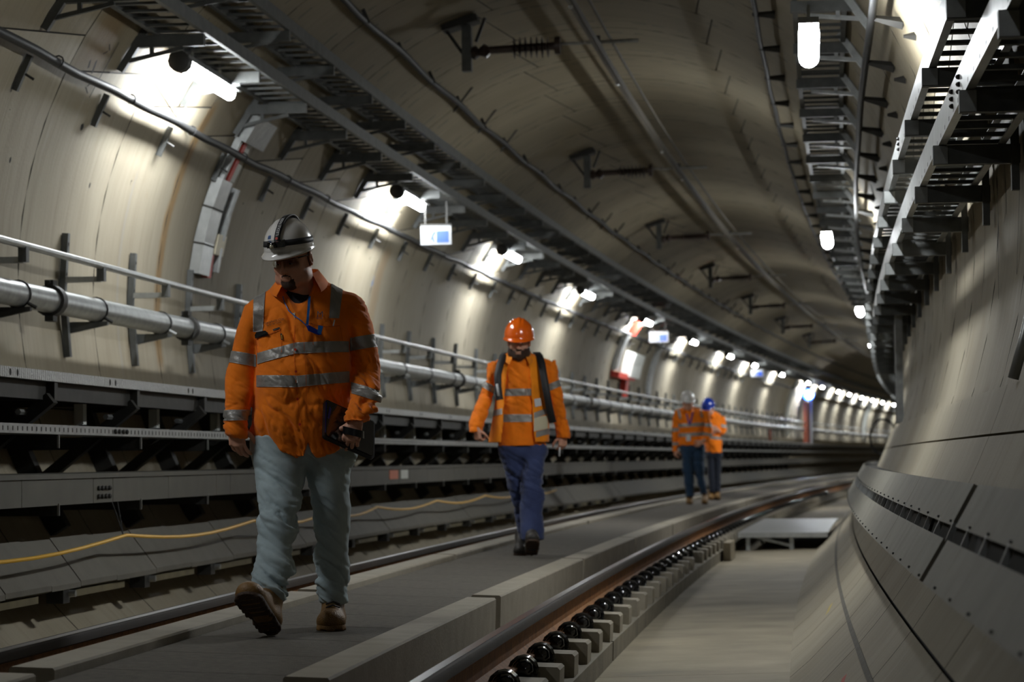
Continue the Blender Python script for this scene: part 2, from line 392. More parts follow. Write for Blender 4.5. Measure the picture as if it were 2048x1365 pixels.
# far slab as one run
t = tag(MB(track=True).sweep([(-1.1, -.45), (-1.1, -.27), (-1.0, -.215), (1.0, -.215), (1.005, -.27), (1.10, -.275), (1.10, -.45)], slab_cuts[-1], 225, 4).build('track_slab', 'slab_concrete'), 'distant run of concrete track slab beyond the walkers', 'slab')
tag(MB(track=True).box(-.388, .388, slab_cuts[-1], 225, -.214, -.03, 50).build('walkway_surface', 'mat_grey'), 'distant grey walking surface between the far rails', 'walkway')
def rail_profile(sg):
    h = [(-.036, -.012), (-.030, -.002), (0, 0), (.030, -.002), (.036, -.012), (.036, -.034), (.010, -.05), (.010, -.05)]
    head = [(.836 + x, y) for x, y in [(-.036, -.010), (-.028, 0), (.028, 0), (.036, -.010), (.036, -.038), (.009, -.05), (-.009, -.05), (-.036, -.038)]]
    web = [(.836 + x, y) for x, y in [(-.0095, -.048), (.0095, -.048), (.009, -.135), (.03, -.152), (.075, -.162), (.075, -.173), (-.075, -.173), (-.075, -.162), (-.03, -.152), (-.009, -.135)]]
    return [[(sg * x, y) for x, y in p] for p in (head, web)]
for sg, nm in ((-1, 'rusty running rail beside the dark left-hand cable structure'), (1, 'rusty running rail beside the drainage channel')):
    t = thing('running_rail', nm, 'rail', (sg * .836, 10, -.17), 'running rails of the track', True)
    hp, wp = rail_profile(sg)
    fixn(MB(track=True).sweep(hp, -6, 225, 1.5).build('rail_head', 'rail_side', t, smooth=True))
    fixn(MB(track=True).sweep([(sg * (.836 - .028), -.001), (sg * (.836 + .010), -.001), (sg * (.836 + .010), .002), (sg * (.836 - .028), .002)], -6, 225, 1.5).build('running_band', 'rail_top', t, label='polished running band on the rail head'))
    fixn(MB(track=True).sweep(wp, -6, 225, 1.5).build('rail_web', 'rust', t, smooth=True, label='rust-brown web and foot'))
    if sg > 0:
        n = 0
        for s in stations(6.5, 62, F0, FP):
            m = MB(track=True); u0, v0 = .932, -.172
            m.ell((u0, s - .085, v0), (.056, .07, .055), 10, 6)
            for q in (-.045, -.015, .02):
                m.tube([(u0 + .06 * math.cos(a), s - .085 + q + .012 * math.sin(2 * a), v0 + .059 * math.sin(a)) for a in np.linspace(-.3, math.pi + .3, 9)], .007, 5)
            m.box(.88, 1.0, s - .12, s + .04, -.215, -.186)
            m.build('rail_clip', 'black_gloss', t, smooth=True)
# curb blocks
rb = [3.35, 8.09, 12.97, 17.78, 22.5, 27.2, 31.9, 36.6, 41.3, 46, 50.7, 55.4, 60.1]
def curb(u0, u1, a, b, o0):
    e = .008; p = [(u0, -.21), (u1, -.21), (u1, .015 - e), (u1 - e, .015), (u0 + e, .015), (u0, .015 - e)]
    return fixn(MB(track=True).sweep(p, a, b, 1.6).build('curb_block', 'curb_concrete'))
for side in (1, -1):
    for i in range(len(rb) - 1):
        a, b = rb[i], rb[i + 1] - (.21 if rb[i + 1] < 14 else .10)
        if b < 6.5: continue
        nm = '%s long concrete curb block from the camera, %s the walking surface' % (ORD[min(i - 0, 19)] if i else 'nearest', 'right of' if side > 0 else 'left of')
        u0, u1 = (.395, .555) if side > 0 else (-.555, -.395)
        tag(curb(u0, u1, a, b, None), nm, 'curb', 'concrete curb blocks along the walkway')
    p = (.395, .555) if side > 0 else (-.555, -.395)
    tag(MB(track=True).box(p[0], p[1], rb[-1], 225, -.21, .015, 60).build('curb_block', 'curb_concrete'), 'distant run of concrete curb on the %s of the walkway' % ('right' if side > 0 else 'left'), 'curb')
wm = thing('walkway_matting', 'dark grey gritty walkway boards laid between the two rails', 'walkway', (0, 10, -.05), None, True)
for s in stations(5.0, slab_cuts[-1] - .8, 14.02, .79):
    MB(track=True).box(-.383, .383, s + .004, s + .786, -.055, -.02).build('board', 'mat_grey', wm)
# steel platform over the pit in the channel
t = thing('steel_platform', 'low galvanised steel step platform across the drainage channel', 'platform', (1.75, 30, -.43))
MB().box(1.13, 2.22, 29.9, 36.6, -.215, -.2, 3).build('deck', 'galv_bright', t)
MB().box(1.13, 2.22, 29.88, 29.93, -.26, -.205).build('edge_beam', 'galv_bright', t)
for u in (1.25, 1.78): MB().box(u - .025, u + .025, 29.95, 30.0, -.42, -.25).build('leg', 'galv', t)
MB().bar((1.32, 29.97, -.25), (1.76, 29.97, -.36), .03, .03).build('brace', 'galv', t)
for s in (32, 34, 36): MB().box(1.3, 1.35, s, s + .05, -.42, -.215).build('leg', 'galv', t)
tag(MB().box(1.12, 1.2, 27.0, 27.9, -.42, -.22).build('drain_box', 'floor_concrete'), 'small concrete upstand against the slab side before the steel platform', 'box')
# ================================================================ RIGHT COVER PANELS
def quadslab(prof, a, b): return MB().sweep(prof, a, b, 1.5)
pj = [4.62, 7.64, 10.66, 13.68, 16.7, 19.72, 22.74, 25.76, 28.8, 31.8, 34.8, 37.8, 40.8, 43.8, 46.8, 49.8, 52.8, 55.8, 58.8]
pj = [1.6] + pj
def thick(p, q, t, flip=1):
    dx, dy = q[0] - p[0], q[1] - p[1]; L = math.hypot(dx, dy); nx, ny = -dy / L * t * flip, dx / L * t * flip
    return [p, q, (q[0] + nx, q[1] + ny), (p[0] + nx, p[1] + ny)]
for row, (p, q) in enumerate((((2.672, .632), (2.600, .503)), ((2.575, .462), (2.497, .332)))):
    for i in range(len(pj) - 1):
        if pj[i + 1] < 4: continue
        t = thing('cover_panel', '%s panel from the camera in the %s row of grey boards on the right wall' % (ORD[min(i, 19)] if i else 'nearest', 'upper' if row == 0 else 'lower'), 'panel', (q[0], pj[i], q[1]), 'grey cable cover panels along the right wall')
        a, b = pj[i] + (.085 if i == 2 else .004), pj[i + 1] - (.085 if i == 1 else .004); nb = 5
        for k in range(nb):
            x0, x1 = a + (b - a) * k / nb, a + (b - a) * (k + 1) / nb
            fixn(quadslab(thick(p, q, .014, 1), x0 + .0015, x1 - .0015).build('board', 'panel_grey', t))
        for k in range(nb):
            s = a + (b - a) * (k + .12) / nb
            if s < 26:
                f = .90; c = (p[0] + (q[0] - p[0]) * f, s, p[1] + (q[1] - p[1]) * f)
                MB().ell((c[0] - .004, c[1], c[2] - .001), (.005, .006, .005), 6, 4).build('screw', 'steel_dark', t)
t = tag(MB().sweep(thick((2.672, .632), (2.497, .332), .014), pj[-1], 225, 4).build('cover_panel', 'panel_grey'), 'distant grey cover panels at the foot of the right wall', 'panel')
fr = thing('panel_frame', 'black steel framing with bright fixings seen in the slot between the panel rows', 'frame', (2.7, 8, .35))
MB().sweep([(2.70, .60), (2.72, .60), (2.62, .30), (2.60, .30)], 2, 60, 2).build('back_rail', 'joint_dark', fr)
MB().sweep([(2.674, .615), (2.87, .60), (2.87, .59), (2.674, .605)], 2, 60, 2).build('top_closure', 'joint_dark', fr)
for k, s in enumerate(stations(4, 34, 5.9, .6)):
    MB().bar((2.612, s, .51), (2.585, s, .45), .018, .012, (0, 1, 0)).build('fixing', 'galv_bright' if k % 3 else 'galv', fr)
    if k % 4 == 1: MB().bar((2.70, s, .60), (2.60, s, .33), .012, .05, (0, 1, 0)).build('stud', 'joint_dark', fr)
# ================================================================ LEFT SERVICES
UL = -2.03
t = thing('evacuation_walkway', 'steel-edged raised walkway deck along the left wall above the cable troughs', 'walkway', (UL, 15, 1.2))
for s in stations(8.2, 60, 14.24, RING):
    MB().box(-3.02, UL - .02, s + .004, s + RING - .004, 1.195, 1.235).build('deck_slab', 'slab_concrete', t)
MB().box(-3.02, UL - .02, 60, 225, 1.195, 1.235, 60).build('deck_slab', 'slab_concrete', t)
def edge_material():
    m, nt, b = nmat('chequer_edge'); N = nt.nodes; L = nt.links; b.inputs['Metallic'].default_value = .7; b.inputs['Roughness'].default_value = .42
    b.inputs['Base Color'].default_value = (.36, .365, .35, 1)
    uv = N.new('ShaderNodeNewGeometry'); w = N.new('ShaderNodeTexWave'); w.inputs['Scale'].default_value = 9; w.inputs['Distortion'].default_value = 3.5; w.inputs['Detail Scale'].default_value = 6
    w.bands_direction = 'Y'; L.new(uv.outputs['Position'], w.inputs[0]); bp = N.new('ShaderNodeBump'); bp.inputs['Strength'].default_value = .9; bp.inputs['Distance'].default_value = .01
    L.new(w.outputs['Fac'], bp.inputs['Height']); L.new(bp.outputs[0], b.inputs['Normal'])
edge_material()
MB().sweep([(UL, 1.192), (UL, 1.25), (UL - .06, 1.25), (UL - .06, 1.245), (UL - .008, 1.242), (UL - .008, 1.2), (UL - .05, 1.2), (UL - .05, 1.192)], 5, 225, 1.5).build('edge_channel', 'chequer_edge', t, label='embossed galvanised edge channel')
for s in stations(11, 40, 12.64, 1.87):
    for d in (-.06, .06):
        m = MB(); m.ell((UL + .001, s + d, 1.221), (.002, .017, .02), 8, 5); m.build('fixing_hole', 'joint_dark', t)
MB().sweep([(UL - .06, 1.09), (UL - .06, 1.19), (UL - .10, 1.19), (UL - .10, 1.09)], 5, 225, 2).build('fascia_beam', 'steel_dark', t)
t2 = thing('cable_tray', 'slotted pale cable tray below the left raised walkway', 'tray', (UL, 15, .9))
MB().sweep([(UL, .894), (UL, .947), (UL - .004, .947), (UL - .004, .898), (UL - .30, .898), (UL - .30, .894)], 5, 225, 2).build('side_rail', 'galv', t2)
m = MB()
for s in np.arange(11.8, 26, .082): m.box(UL - .001, UL + .0012, s - .008, s + .008, .908, .932)
o = m.build('slots', 'joint_dark', t2); o['kind'] = 'stuff'
for s0 in (14.55, 22.2):
    for q in range(4): MB().ell((UL + .006, s0 + q * .085, .921), (.012, .018, .016), 6, 4).build('splice_bolt', 'steel_dark', t2)
t3 = thing('cable_trough', 'pale grey lidded cable trough along the left side at shin height', 'trough', (UL, 15, .5))
bj = [10.9, 12.77, 14.10, 14.51, 15.80, 17.09, 17.51, 19.0, 20.5, 22.0, 24.0, 24.4, 26.1, 27.8, 29.5, 31.2, 32.9, 34.6, 36.3, 38, 40, 44, 48, 52, 60, 80, 120, 225]
for i in range(len(bj) - 1):
    MB().sweep([(UL, .49), (UL, .638), (UL - .02, .638), (UL - .02, .49)], bj[i] + .004, bj[i + 1] - .004, 3).build('side_panel', 'trough_grey', t3)
MB().sweep([(UL + .012, .64), (UL + .012, .668), (UL - .30, .672), (UL - .30, .664), (UL + .004, .66), (UL + .004, .64)], 5, 225, 2).build('lid', 'trough_grey', t3)
for r_ in (.515, .565):
    for q in range(4): MB().ell((UL + .008, 14.19 + q * .075, r_ + .012), (.014, .02, .016), 6, 4).build('splice_bolt', 'steel_dark', t3)
MB().box(UL, UL + .006, 23.9, 24.35, .54, .63).build('label_plate', 'sign_pink', t3, label='small orange-red label plate')
MB().box(UL, UL + .006, 24.5, 24.9, .54, .63).build('label_plate', 'white_box', t3, label='small white label plate')
# wall frames carrying deck, tray and trough
for i, s in enumerate(stations(8, 92)):
    t = thing('wall_frame', '%s black steel support frame from the camera under the left raised walkway' % (ORD[i] if 0 < i < 20 else ('nearest' if i == 0 else 'distant')), 'frame', (-2.6, s, .3), 'steel frames under the left raised walkway')
    far_ = s > 45
    m = MB(); pts = [wallpt(a, .05) for a in np.linspace(192, 213, 5)]
    for p, q in zip(pts[:-1], pts[1:]): m.bar((p[0], s, p[1]), (q[0], s, q[1]), .15, .10, (0, 1, 0))
    m.build('wall_strut', 'steel_dark', t)
    MB().box(-3.02, UL - .012, s - .03, s + .03, 1.09, 1.19).build('deck_arm', 'steel_dark', t)
    MB().box(-2.92, UL + .0, s - .002, s + .03, .815, .892).build('tray_arm', 'steel_dark', t)
    MB().box(-2.80, UL + .0, s - .002, s + .03, .43, .49).build('trough_arm', 'steel_dark', t)
    MB().bar((UL - .02, s - .05, 1.10), (-2.74, s - .05, .56), .07, .08, (0, 1, 0)).build('brace', 'steel_dark', t)
    if not far_:
        for vv in (.815, .43): MB().box(UL - .004, UL + .008, s - .008, s - .002, vv, vv + .07).build('end_lip', 'galv_bright', t)
        MB().box(-2.36, -2.30, s - .35, s - .28, .97, 1.10).build('cable_cleat', 'white_box', t)
        MB().tube([(-2.2, s - .2, 1.02), (-2.2, s + .1, 1.02)], .018, 6).build('stud', 'galv', t)
# sloping cover plates
t4 = thing('duct_cover', 'sloping grey cement board cover plates low along the left wall', 'cover', (-2.1, 15, 0))
dj = [9.2, 10.4, 11.6, 12.5, 13.3, 13.85, 14.6, 15.5, 16.4, 17.6, 18.9, 20.1, 21.4, 23.9, 26.4, 28.9, 31.4, 33.9, 36.4, 38.9, 41.4, 45, 50, 55, 60, 100, 160, 225]
for i in range(len(dj) - 1):
    lift_ = .006 if i % 2 else 0
    fixn(MB().sweep([(-2.22, .285 + lift_), (-2.03, .035 + lift_), (-2.03, .005 + lift_), (-2.06, .0), (-2.25, .262)], dj[i] + .003, dj[i + 1] - .003, 2.5).build('cover_plate', 'plate_grey', t4))
for k, s in enumerate(stations(9, 45, 13.6, RING)):
    MB().box(-2.14, -2.04, s - .06, s + .06, -.075, .01).build('foot_bracket', 'steel_dark', t4)
    MB().tube([(-2.03, s + .02, -.02), (-1.99, s + .02, -.02)], .02, 8).build('bolt', 'galv', t4)
    MB().box(-2.16, -2.06, s + .14, s + RING - .45, -.05, -.01).build('packer', 'wood', t4)
# hose tied along the plates
hp = [(11.2, .25), (11.6, .236)]
pts = []
ties = [7.5, 10.9, 14.52, 17.9, 20.6, 22.85, 26.2, 29.6, 33.2, 36.5]
for a, b in zip(ties[:-1], ties[1:]):
    for q in np.linspace(0, 1, 9)[:-1]: pts.append((-1.95, a + (b - a) * q, (.285 if a > 12 else .262) + ((.285 if b > 12 else .262) - (.285 if a > 12 else .262)) * q - .055 * math.sin(math.pi * q)))
o = MB().tube(pts, .011, 8).build('hose', 'yellow_hose', smooth=True); tag(o, 'thin yellow hose slung in loops in front of the sloping cover plates', 'hose')
t = thing('cable_tie', 'thin black tie holding up the yellow hose below the trough', 'tie', (-1.96, 14.52, .28))
for d in (-.07, .05): MB().tube([(-1.97, 14.52, .29), (-2.02, 14.52 + d, .49)], .004, 5).build('strand', 'cable_black', t)
# ================================================================ HANDRAIL, PIPE, CABLE
t = thing('handrail', 'galvanised tubular handrail on wall brackets above the thick pipe', 'handrail', (-2.8, 15, 2.0))
MB().line_tube(-2.8, 2.14, 6, 225, .025, 12, 1.5).build('rail_tube', 'galv_bright', t, smooth=True)
for s in stations(10, 100):
    b = MB()
    for a0, a1 in ((172.6, 180), (180, 189)):
        p, q = wallpt(a0, .03), wallpt(a1, .03); b.bar((p[0], s, p[1]), (q[0], s, q[1]), .045, .05, (0, 1, 0))
    o = b.build('wall_strut', 'galv_dull', t)
    MB().box(-3.1, -2.80, s - .022, s + .022, 2.025, 2.065).build('arm', 'galv', t)
    MB().box(-2.83, -2.775, s - .03, s + .03, 2.03, 2.13).build('clamp', 'galv_dull', t)
    if s < 26:
        for a in (174, 176, 178, 184, 186):
            p = wallpt(a, .058); MB().ell((p[0], s, p[1]), (.003, .008, .014), 6, 4).build('strut_slot', 'joint_dark', t)
t = thing('fire_main_pipe', 'thick galvanised pipe clamped along the left wall under the handrail', 'pipe', (-2.87, 15, 1.7))
MB().line_tube(-2.87, 1.83, 6, 225, .084, 20, 1.5).build('pipe_barrel', 'galv', t, smooth=True)
for s in (15.9, 19.4, 26.2, 33.0, 39.8, 46.6):
    m = MB(); m.tube([(-2.87, s - .045, 1.83), (-2.87, s + .045, 1.83)], .108, 16)
    m.box(-2.9, -2.84, s - .045, s + .045, 1.92, 1.97); m.box(-2.9, -2.84, s - .045, s + .045, 1.69, 1.74); m.tube([(-2.87, s - .07, 1.955), (-2.87, s + .09, 1.955)], .014, 6)
    m.build('coupling', 'steel_dark', t, smooth=True)
for s in stations(10, 70, BR0 + .08):
    MB().tube([(-2.87 + .089 * math.cos(a), s, 1.83 + .089 * math.sin(a)) for a in np.linspace(-2.2, 2.6, 14)], .007, 6).build('u_bolt', 'black_rubber', t)
    MB().tube([(-2.80, s, 1.77), (-2.75, s + .02, 1.74)], .013, 6).build('bolt_end', 'galv_bright' if s > 18 else 'steel_dark', t)
    m = MB(); m.add([(-3.1, s - .02, 1.745), (-2.78, s - .02, 1.745), (-2.78, s - .02, 1.72), (-3.1, s - .02, 1.655), (-3.1, s + .02, 1.745), (-2.78, s + .02, 1.745), (-2.78, s + .02, 1.72), (-3.1, s + .02, 1.655)],
              [(0, 1, 2, 3), (7, 6, 5, 4), (0, 4, 5, 1), (1, 5, 6, 2), (2, 6, 7, 3), (3, 7, 4, 0)])
    m.build('pipe_bracket', 'steel_dark' if s < 16 else 'galv_dull', t)
t = thing('heavy_cable', 'thick black cable tied to small brackets along the upper left wall', 'cable', (*[wallpt(152.6, .09)[0]], 15, wallpt(152.6, .09)[1]))
cp = []
for s in np.arange(6, 200, .43):
    a = 152.6 + .12 * math.sin(s * 3.67) + .1 * math.sin(s * 1.3); p = wallpt(a, .09); cp.append((p[0], s, p[1]))
MB().tube(cp, .031, 12).build('cable_run', 'cable_black', t, smooth='all')
for s in stations(10, 80):
    b = MB(); p, q = wallpt(153.4, .03), wallpt(158, .03); b.bar((p[0], s, p[1]), (q[0], s, q[1]), .04, .035, (0, 1, 0)); b.build('wall_strut', 'galv_dull', t)
    p, q = wallpt(155.6, .02), wallpt(155.9, .11); MB().tube([(p[0], s, p[1]), (q[0], s + .03, q[1])], .009, 6).build('stud', 'steel_dark', t)
    p = wallpt(152.5, .09); MB().tube([(p[0] + .036 * math.cos(a), s + .35, p[1] + .036 * math.sin(a)) for a in np.linspace(0, 6.3, 10)], .006, 5).build('cable_tie', 'cable_black', t)
# stencilled marks, thin wires and paint on the left wall
def wall_strip(name, pts, w, mat, par=wall_left, off=.003):
    m = MB(); V = []
    for i, (s, a) in enumerate(pts):
        s2, a2 = pts[min(i + 1, len(pts) - 1)]; s1, a1 = pts[max(i - 1, 0)]; ds, da = s2 - s1, (a2 - a1) * RT * math.pi / 180; L_ = math.hypot(ds, da); ns_, na_ = -da / L_ * w / 2, ds / L_ * w / 2
        for sg in (-1, 1): u, v = wallpt(a + sg * math.degrees(na_ / RT), off); V.append((u, s + sg * ns_, v))
    m.add(V, [(2 * i, 2 * i + 1, 2 * i + 3, 2 * i + 2) for i in range(len(pts) - 1)]); return m.build(name, mat, par)
for k, (p, q, w) in enumerate((((16.26, 150.0), (16.31, 151.5), .03), ((16.38, 149.8), (16.43, 151.9), .03), ((16.60, 146.7), (16.60, 154.8), .014), ((16.45, 147.5), (16.52, 148.2), .012), ((16.5, 148.4), (16.44, 149.0), .012), ((16.46, 149.5), (16.5, 150.1), .012), ((16.52, 152.8), (16.46, 153.6), .012), ((16.44, 153.8), (16.53, 154.4), .012))):
    wall_strip('stencil_mark', [p, q], w, 'joint_dark')
wall_strip('wire', [(17.71, 148.7), (18.2, 150.2), (18.78, 152.0), (19.05, 152.9), (19.14, 153.6), (19.19, 155.7)], .012, 'panel_grey', off=.012)
wall_strip('paint_mark', [(27.9, 163.2), (27.95, 165.2)], .10, 'sign_blue_faint'); wall_strip('paint_mark', [(11.3, -39.6), (11.8, -38.2)], .0, 'red') if 0 else None
wall_strip('paint_mark', [(9.55, -44.6), (10.15, -43.4)], .03, 'pink_paint', wall_right); wall_strip('paint_mark', [(14.5, -43.9), (14.9, -43.1)], .03, 'yellow_paint', wall_right)
for s, a0, a1 in ((13.3, 2, -6), (12.1, 8, -9), (14.8, 5, -7), (16.0, 0, -9), (13.9, -9.5, -13), (17.2, 2, -6), (18.4, -3, -10), (20, 0, -8), (11.2, 2, -8), (10.3, -2, -11)): wall_strip('groove', [(s, a0), (s + .01, a1)], .018, 'joint_dark', wall_right)
# ================================================================ TRAYS ON CANTILEVER BRACKETS
def ladder(t, u0, u1, v, h, a, b, rs, rmat, single_to, rungs=.27, far_b=225):
    for u, w in ((u0, .018), (u1, .018)):
        o_ = 1 if u == max(u0, u1) else -1
        lip = -1 if u == u0 else 1
        x = u; d = .035 * (1 if u < (u0 + u1) / 2 else -1)
        MB().sweep([(x, v), (x, v + h), (x + d, v + h), (x + d, v + h - .006), (x + d * .12, v + h - .006), (x + d * .12, v + .006), (x + d, v + .006), (x + d, v)], a, far_b, 1.7).build('side_rail', rmat, t)
    lo, hi = min(u0, u1), max(u0, u1)
    for s in np.arange(a, single_to, rungs): MB().box(lo, hi, s, s + .035, v + .012, v + .03).build('rung', 'galv_dull', t)
    m = MB()
    for s in np.arange(single_to, 110, rungs): m.box(lo, hi, s, s + .035, v + .012, v + .03)
    o = m.build('far_rungs', 'galv_dull', t); o['kind'] = 'stuff'
def wall_u(v, side): return UC + side * math.sqrt(RT * RT - (v - VC) ** 2)
def arm(t, u_end, v_top, h, s, side, mat='galv_dull'):
    uw = wall_u(v_top - h, side) - side * .02
    a, b = (uw, u_end)
    MB().box(min(a, b), max(a, b), s - .002, s + .05, v_top - h, v_top).build('arm', mat, t)
def tri(t, ang0, ang1, u_end, v_end, s, side, mat='galv_dull'):
    b = MB(); p, q = wallpt(ang0, .03), wallpt(ang1, .03); b.bar((p[0], s + .02, p[1]), (q[0], s + .02, q[1]), .05, .045, (0, 1, 0)); b.build('wall_strut', mat, t)
    f = wallpt(ang1 + (ang0 - ang1) * .28, .05); MB().bar((f[0], s + .02, f[1]), (u_end, s + .02, v_end), .028, .028, (0, 1, 0)).build('diagonal', mat, t)
    mx = f[0] + (u_end - f[0]) * .42; mz = f[1] + (v_end - f[1]) * .42
    MB().box(mx - .014, mx + .014, s + .006, s + .034, mz, v_end + .03).build('tie', mat, t)
tA = thing('cable_ladder', 'lower galvanised cable ladder on brackets above the left lamps', 'tray', (-2.2, 17, 3.79), 'overhead cable ladders')
ladder(tA, -2.03, -2.42, 3.80, .10, 12, 0, 0, 'galv_dull', 40)
for s in stations(13, 105):
    arm(tA, -2.045, 3.795, .085, s, -1, 'galv_dull'); 
    if s < 60: tri(tA, 143.5, 149.9, -2.2, 3.70, s, -1, 'galv_dull')
tB = thing('cable_ladder', 'upper galvanised cable ladder above the first on the left of the ceiling', 'tray', (-1.9, 17, 4.1), 'overhead cable ladders')
ladder(tB, -1.80, -2.17, 4.115, .10, 12, 0, 0, 'galv_dull', 40)
for s in stations(15, 100):
    arm(tB, -1.80, 4.11, .08, s, -1)
    if s < 60: MB().bar((-2.32, s + .02, 3.97), (-1.88, s + .02, 4.04), .025, .025, (0, 1, 0)).build('diagonal', 'galv_dull', tB)
tC = thing('cable_ladder', 'galvanised cable ladder beside the lamps at the right of the ceiling', 'tray', (2.3, 17, 3.8), 'overhead cable ladders')
ladder(tC, 2.14, 2.52, 3.85, .08, 8, 0, 0, 'galv_dull', 20)
for s in stations(9, 80, 16.66, 1.74):
    arm(tC, 2.13, 3.85, .075, s, 1)
    if s < 50: tri(tC, 38.5, 32.4, 2.25, 3.75, s, 1, 'galv')
t1 = thing('cable_ladder', 'upper of the two pale-edged cable ladders along the right wall', 'tray', (2.9, 9, 2.34), 'overhead cable ladders')
ladder(t1, 2.75, 3.07, 2.445, .12, 2.5, 0, 0, 'galv_bright', 24)
t2_ = thing('cable_ladder', 'lower of the two pale-edged cable ladders along the right wall', 'tray', (2.95, 9, 2.12), 'overhead cable ladders')
ladder(t2_, 2.80, 3.10, 2.122, .14, 2.5, 0, 0, 'galv_bright', 24)
for s in stations(2.5, 60, 12.74, 1.68):
    arm(t1, 2.72, 2.443, .082, s - .2, 1, 'galv_dull'); arm(t2_, 2.775, 2.12, .086, s, 1, 'galv_dull')
    MB().box(2.722, 2.79, s - .204, s - .202, 2.365, 2.44).build('end_plate', 'galv', t1)
    MB().box(2.777, 2.84, s - .004, s - .002, 2.036, 2.118).build('end_plate', 'galv', t2_)
    MB().box(3.12, 3.155, s - .025, s + .025, 1.91, 2.62).build('wall_strut', 'galv_dull', t2_)
for tt, u, v, ss in ((t1, 2.748, 2.505, 9.0), (t1, 2.748, 2.505, 9.3), (t2_, 2.798, 2.19, 9.7), (t2_, 2.798, 2.19, 10.1), (t1, 2.748, 2.505, 14.0)):
    for q in (-.03, 0, .03): MB().ell((u, ss, v + q), (.014, .02, .011), 6, 4).build('splice_bolt', 'black_rubber', tt)
# ================================================================ CONDUITS
t = thing('ceiling_cable', 'black cable clipped to stand-off brackets left of the ceiling crown', 'cable', (-1.6, 25, 4.55))
cp = []
for s in np.arange(15, 200, .6): a = 122.1 + .25 * math.sin(s * 1.9); p = wallpt(a, .1); cp.append((p[0], s, p[1]))
MB().tube(cp, .03, 8).build('cable_run', 'cable_black', t, smooth='all')
for s in stations(16, 70, BR0 + .4):
    p, q = wallpt(121.6, 0), wallpt(122.0, .13); MB().bar((p[0], s, p[1]), (q[0], s, q[1]), .03, .04, (0, 1, 0)).build('clip', 'steel_dark', t)
    if int(s) % 2: p, q = wallpt(118, 0), wallpt(124, .12); MB().tube([(p[0], s, p[1]), (q[0], s, q[1])], .012, 6).build('stay', 'steel_dark', t)
t = thing('clipped_cable', 'thin black cable with wedge clips right of the ceiling crown', 'cable', (1.8, 20, 4.4))
a, o_ = 54.4, .12; cp = []
for s in np.arange(10, 160, .6): p = wallpt(a + .15 * math.sin(s * 2.1), o_); cp.append((p[0], s, p[1]))
MB().tube(cp, .022, 8).build('cable_run', 'cable_black', t, smooth='all')
for s in stations(12, 75, 22.05, 1.72):
    p, q = wallpt(a - 2.6, .03), wallpt(a + .3, o_ + .02)
    MB().tube([(p[0], s, p[1]), (q[0], s - .02, q[1])], [.036, .014], 4).build('clip', 'steel_dark', t)
t = thing('clipped_pipe', 'slim black pipe with wedge brackets on the upper right wall', 'pipe', (2.6, 15, 3.4))
a, o_ = 29.6, .15; cp = []
for s in np.arange(8, 160, .6): p = wallpt(a + .1 * math.sin(s * 1.1), o_); cp.append((p[0], s, p[1]))
MB().tube(cp, .026, 10).build('pipe_run', 'cable_black', t, smooth='all')
for s in stations(10, 75, 15.2, 1.72):
    p, q = wallpt(a - 2.6, .0), wallpt(a - .1, o_)
    MB().tube([(p[0], s - .02, p[1]), (q[0], s, q[1])], [.04, .016], 4).build('clip', 'steel_dark', t)
    p, q = wallpt(a - 5.2, .0), wallpt(a - 4.6, .07); MB().tube([(p[0], s - .3, p[1]), (q[0], s - .3, q[1])], [.03, .01], 4).build('anchor', 'steel_dark', t)
p0 = wallpt(-17.9, .05); p1 = wallpt(4, .05)
o = MB().tube([(wallpt(x, .045)[0], 9.69, wallpt(x, .045)[1]) for x in np.linspace(-18, 6, 8)], .022, 10).build('wall_conduit', 'galv', smooth='all')
tag(o, 'galvanised conduit running down the right wall to the cover band', 'conduit')
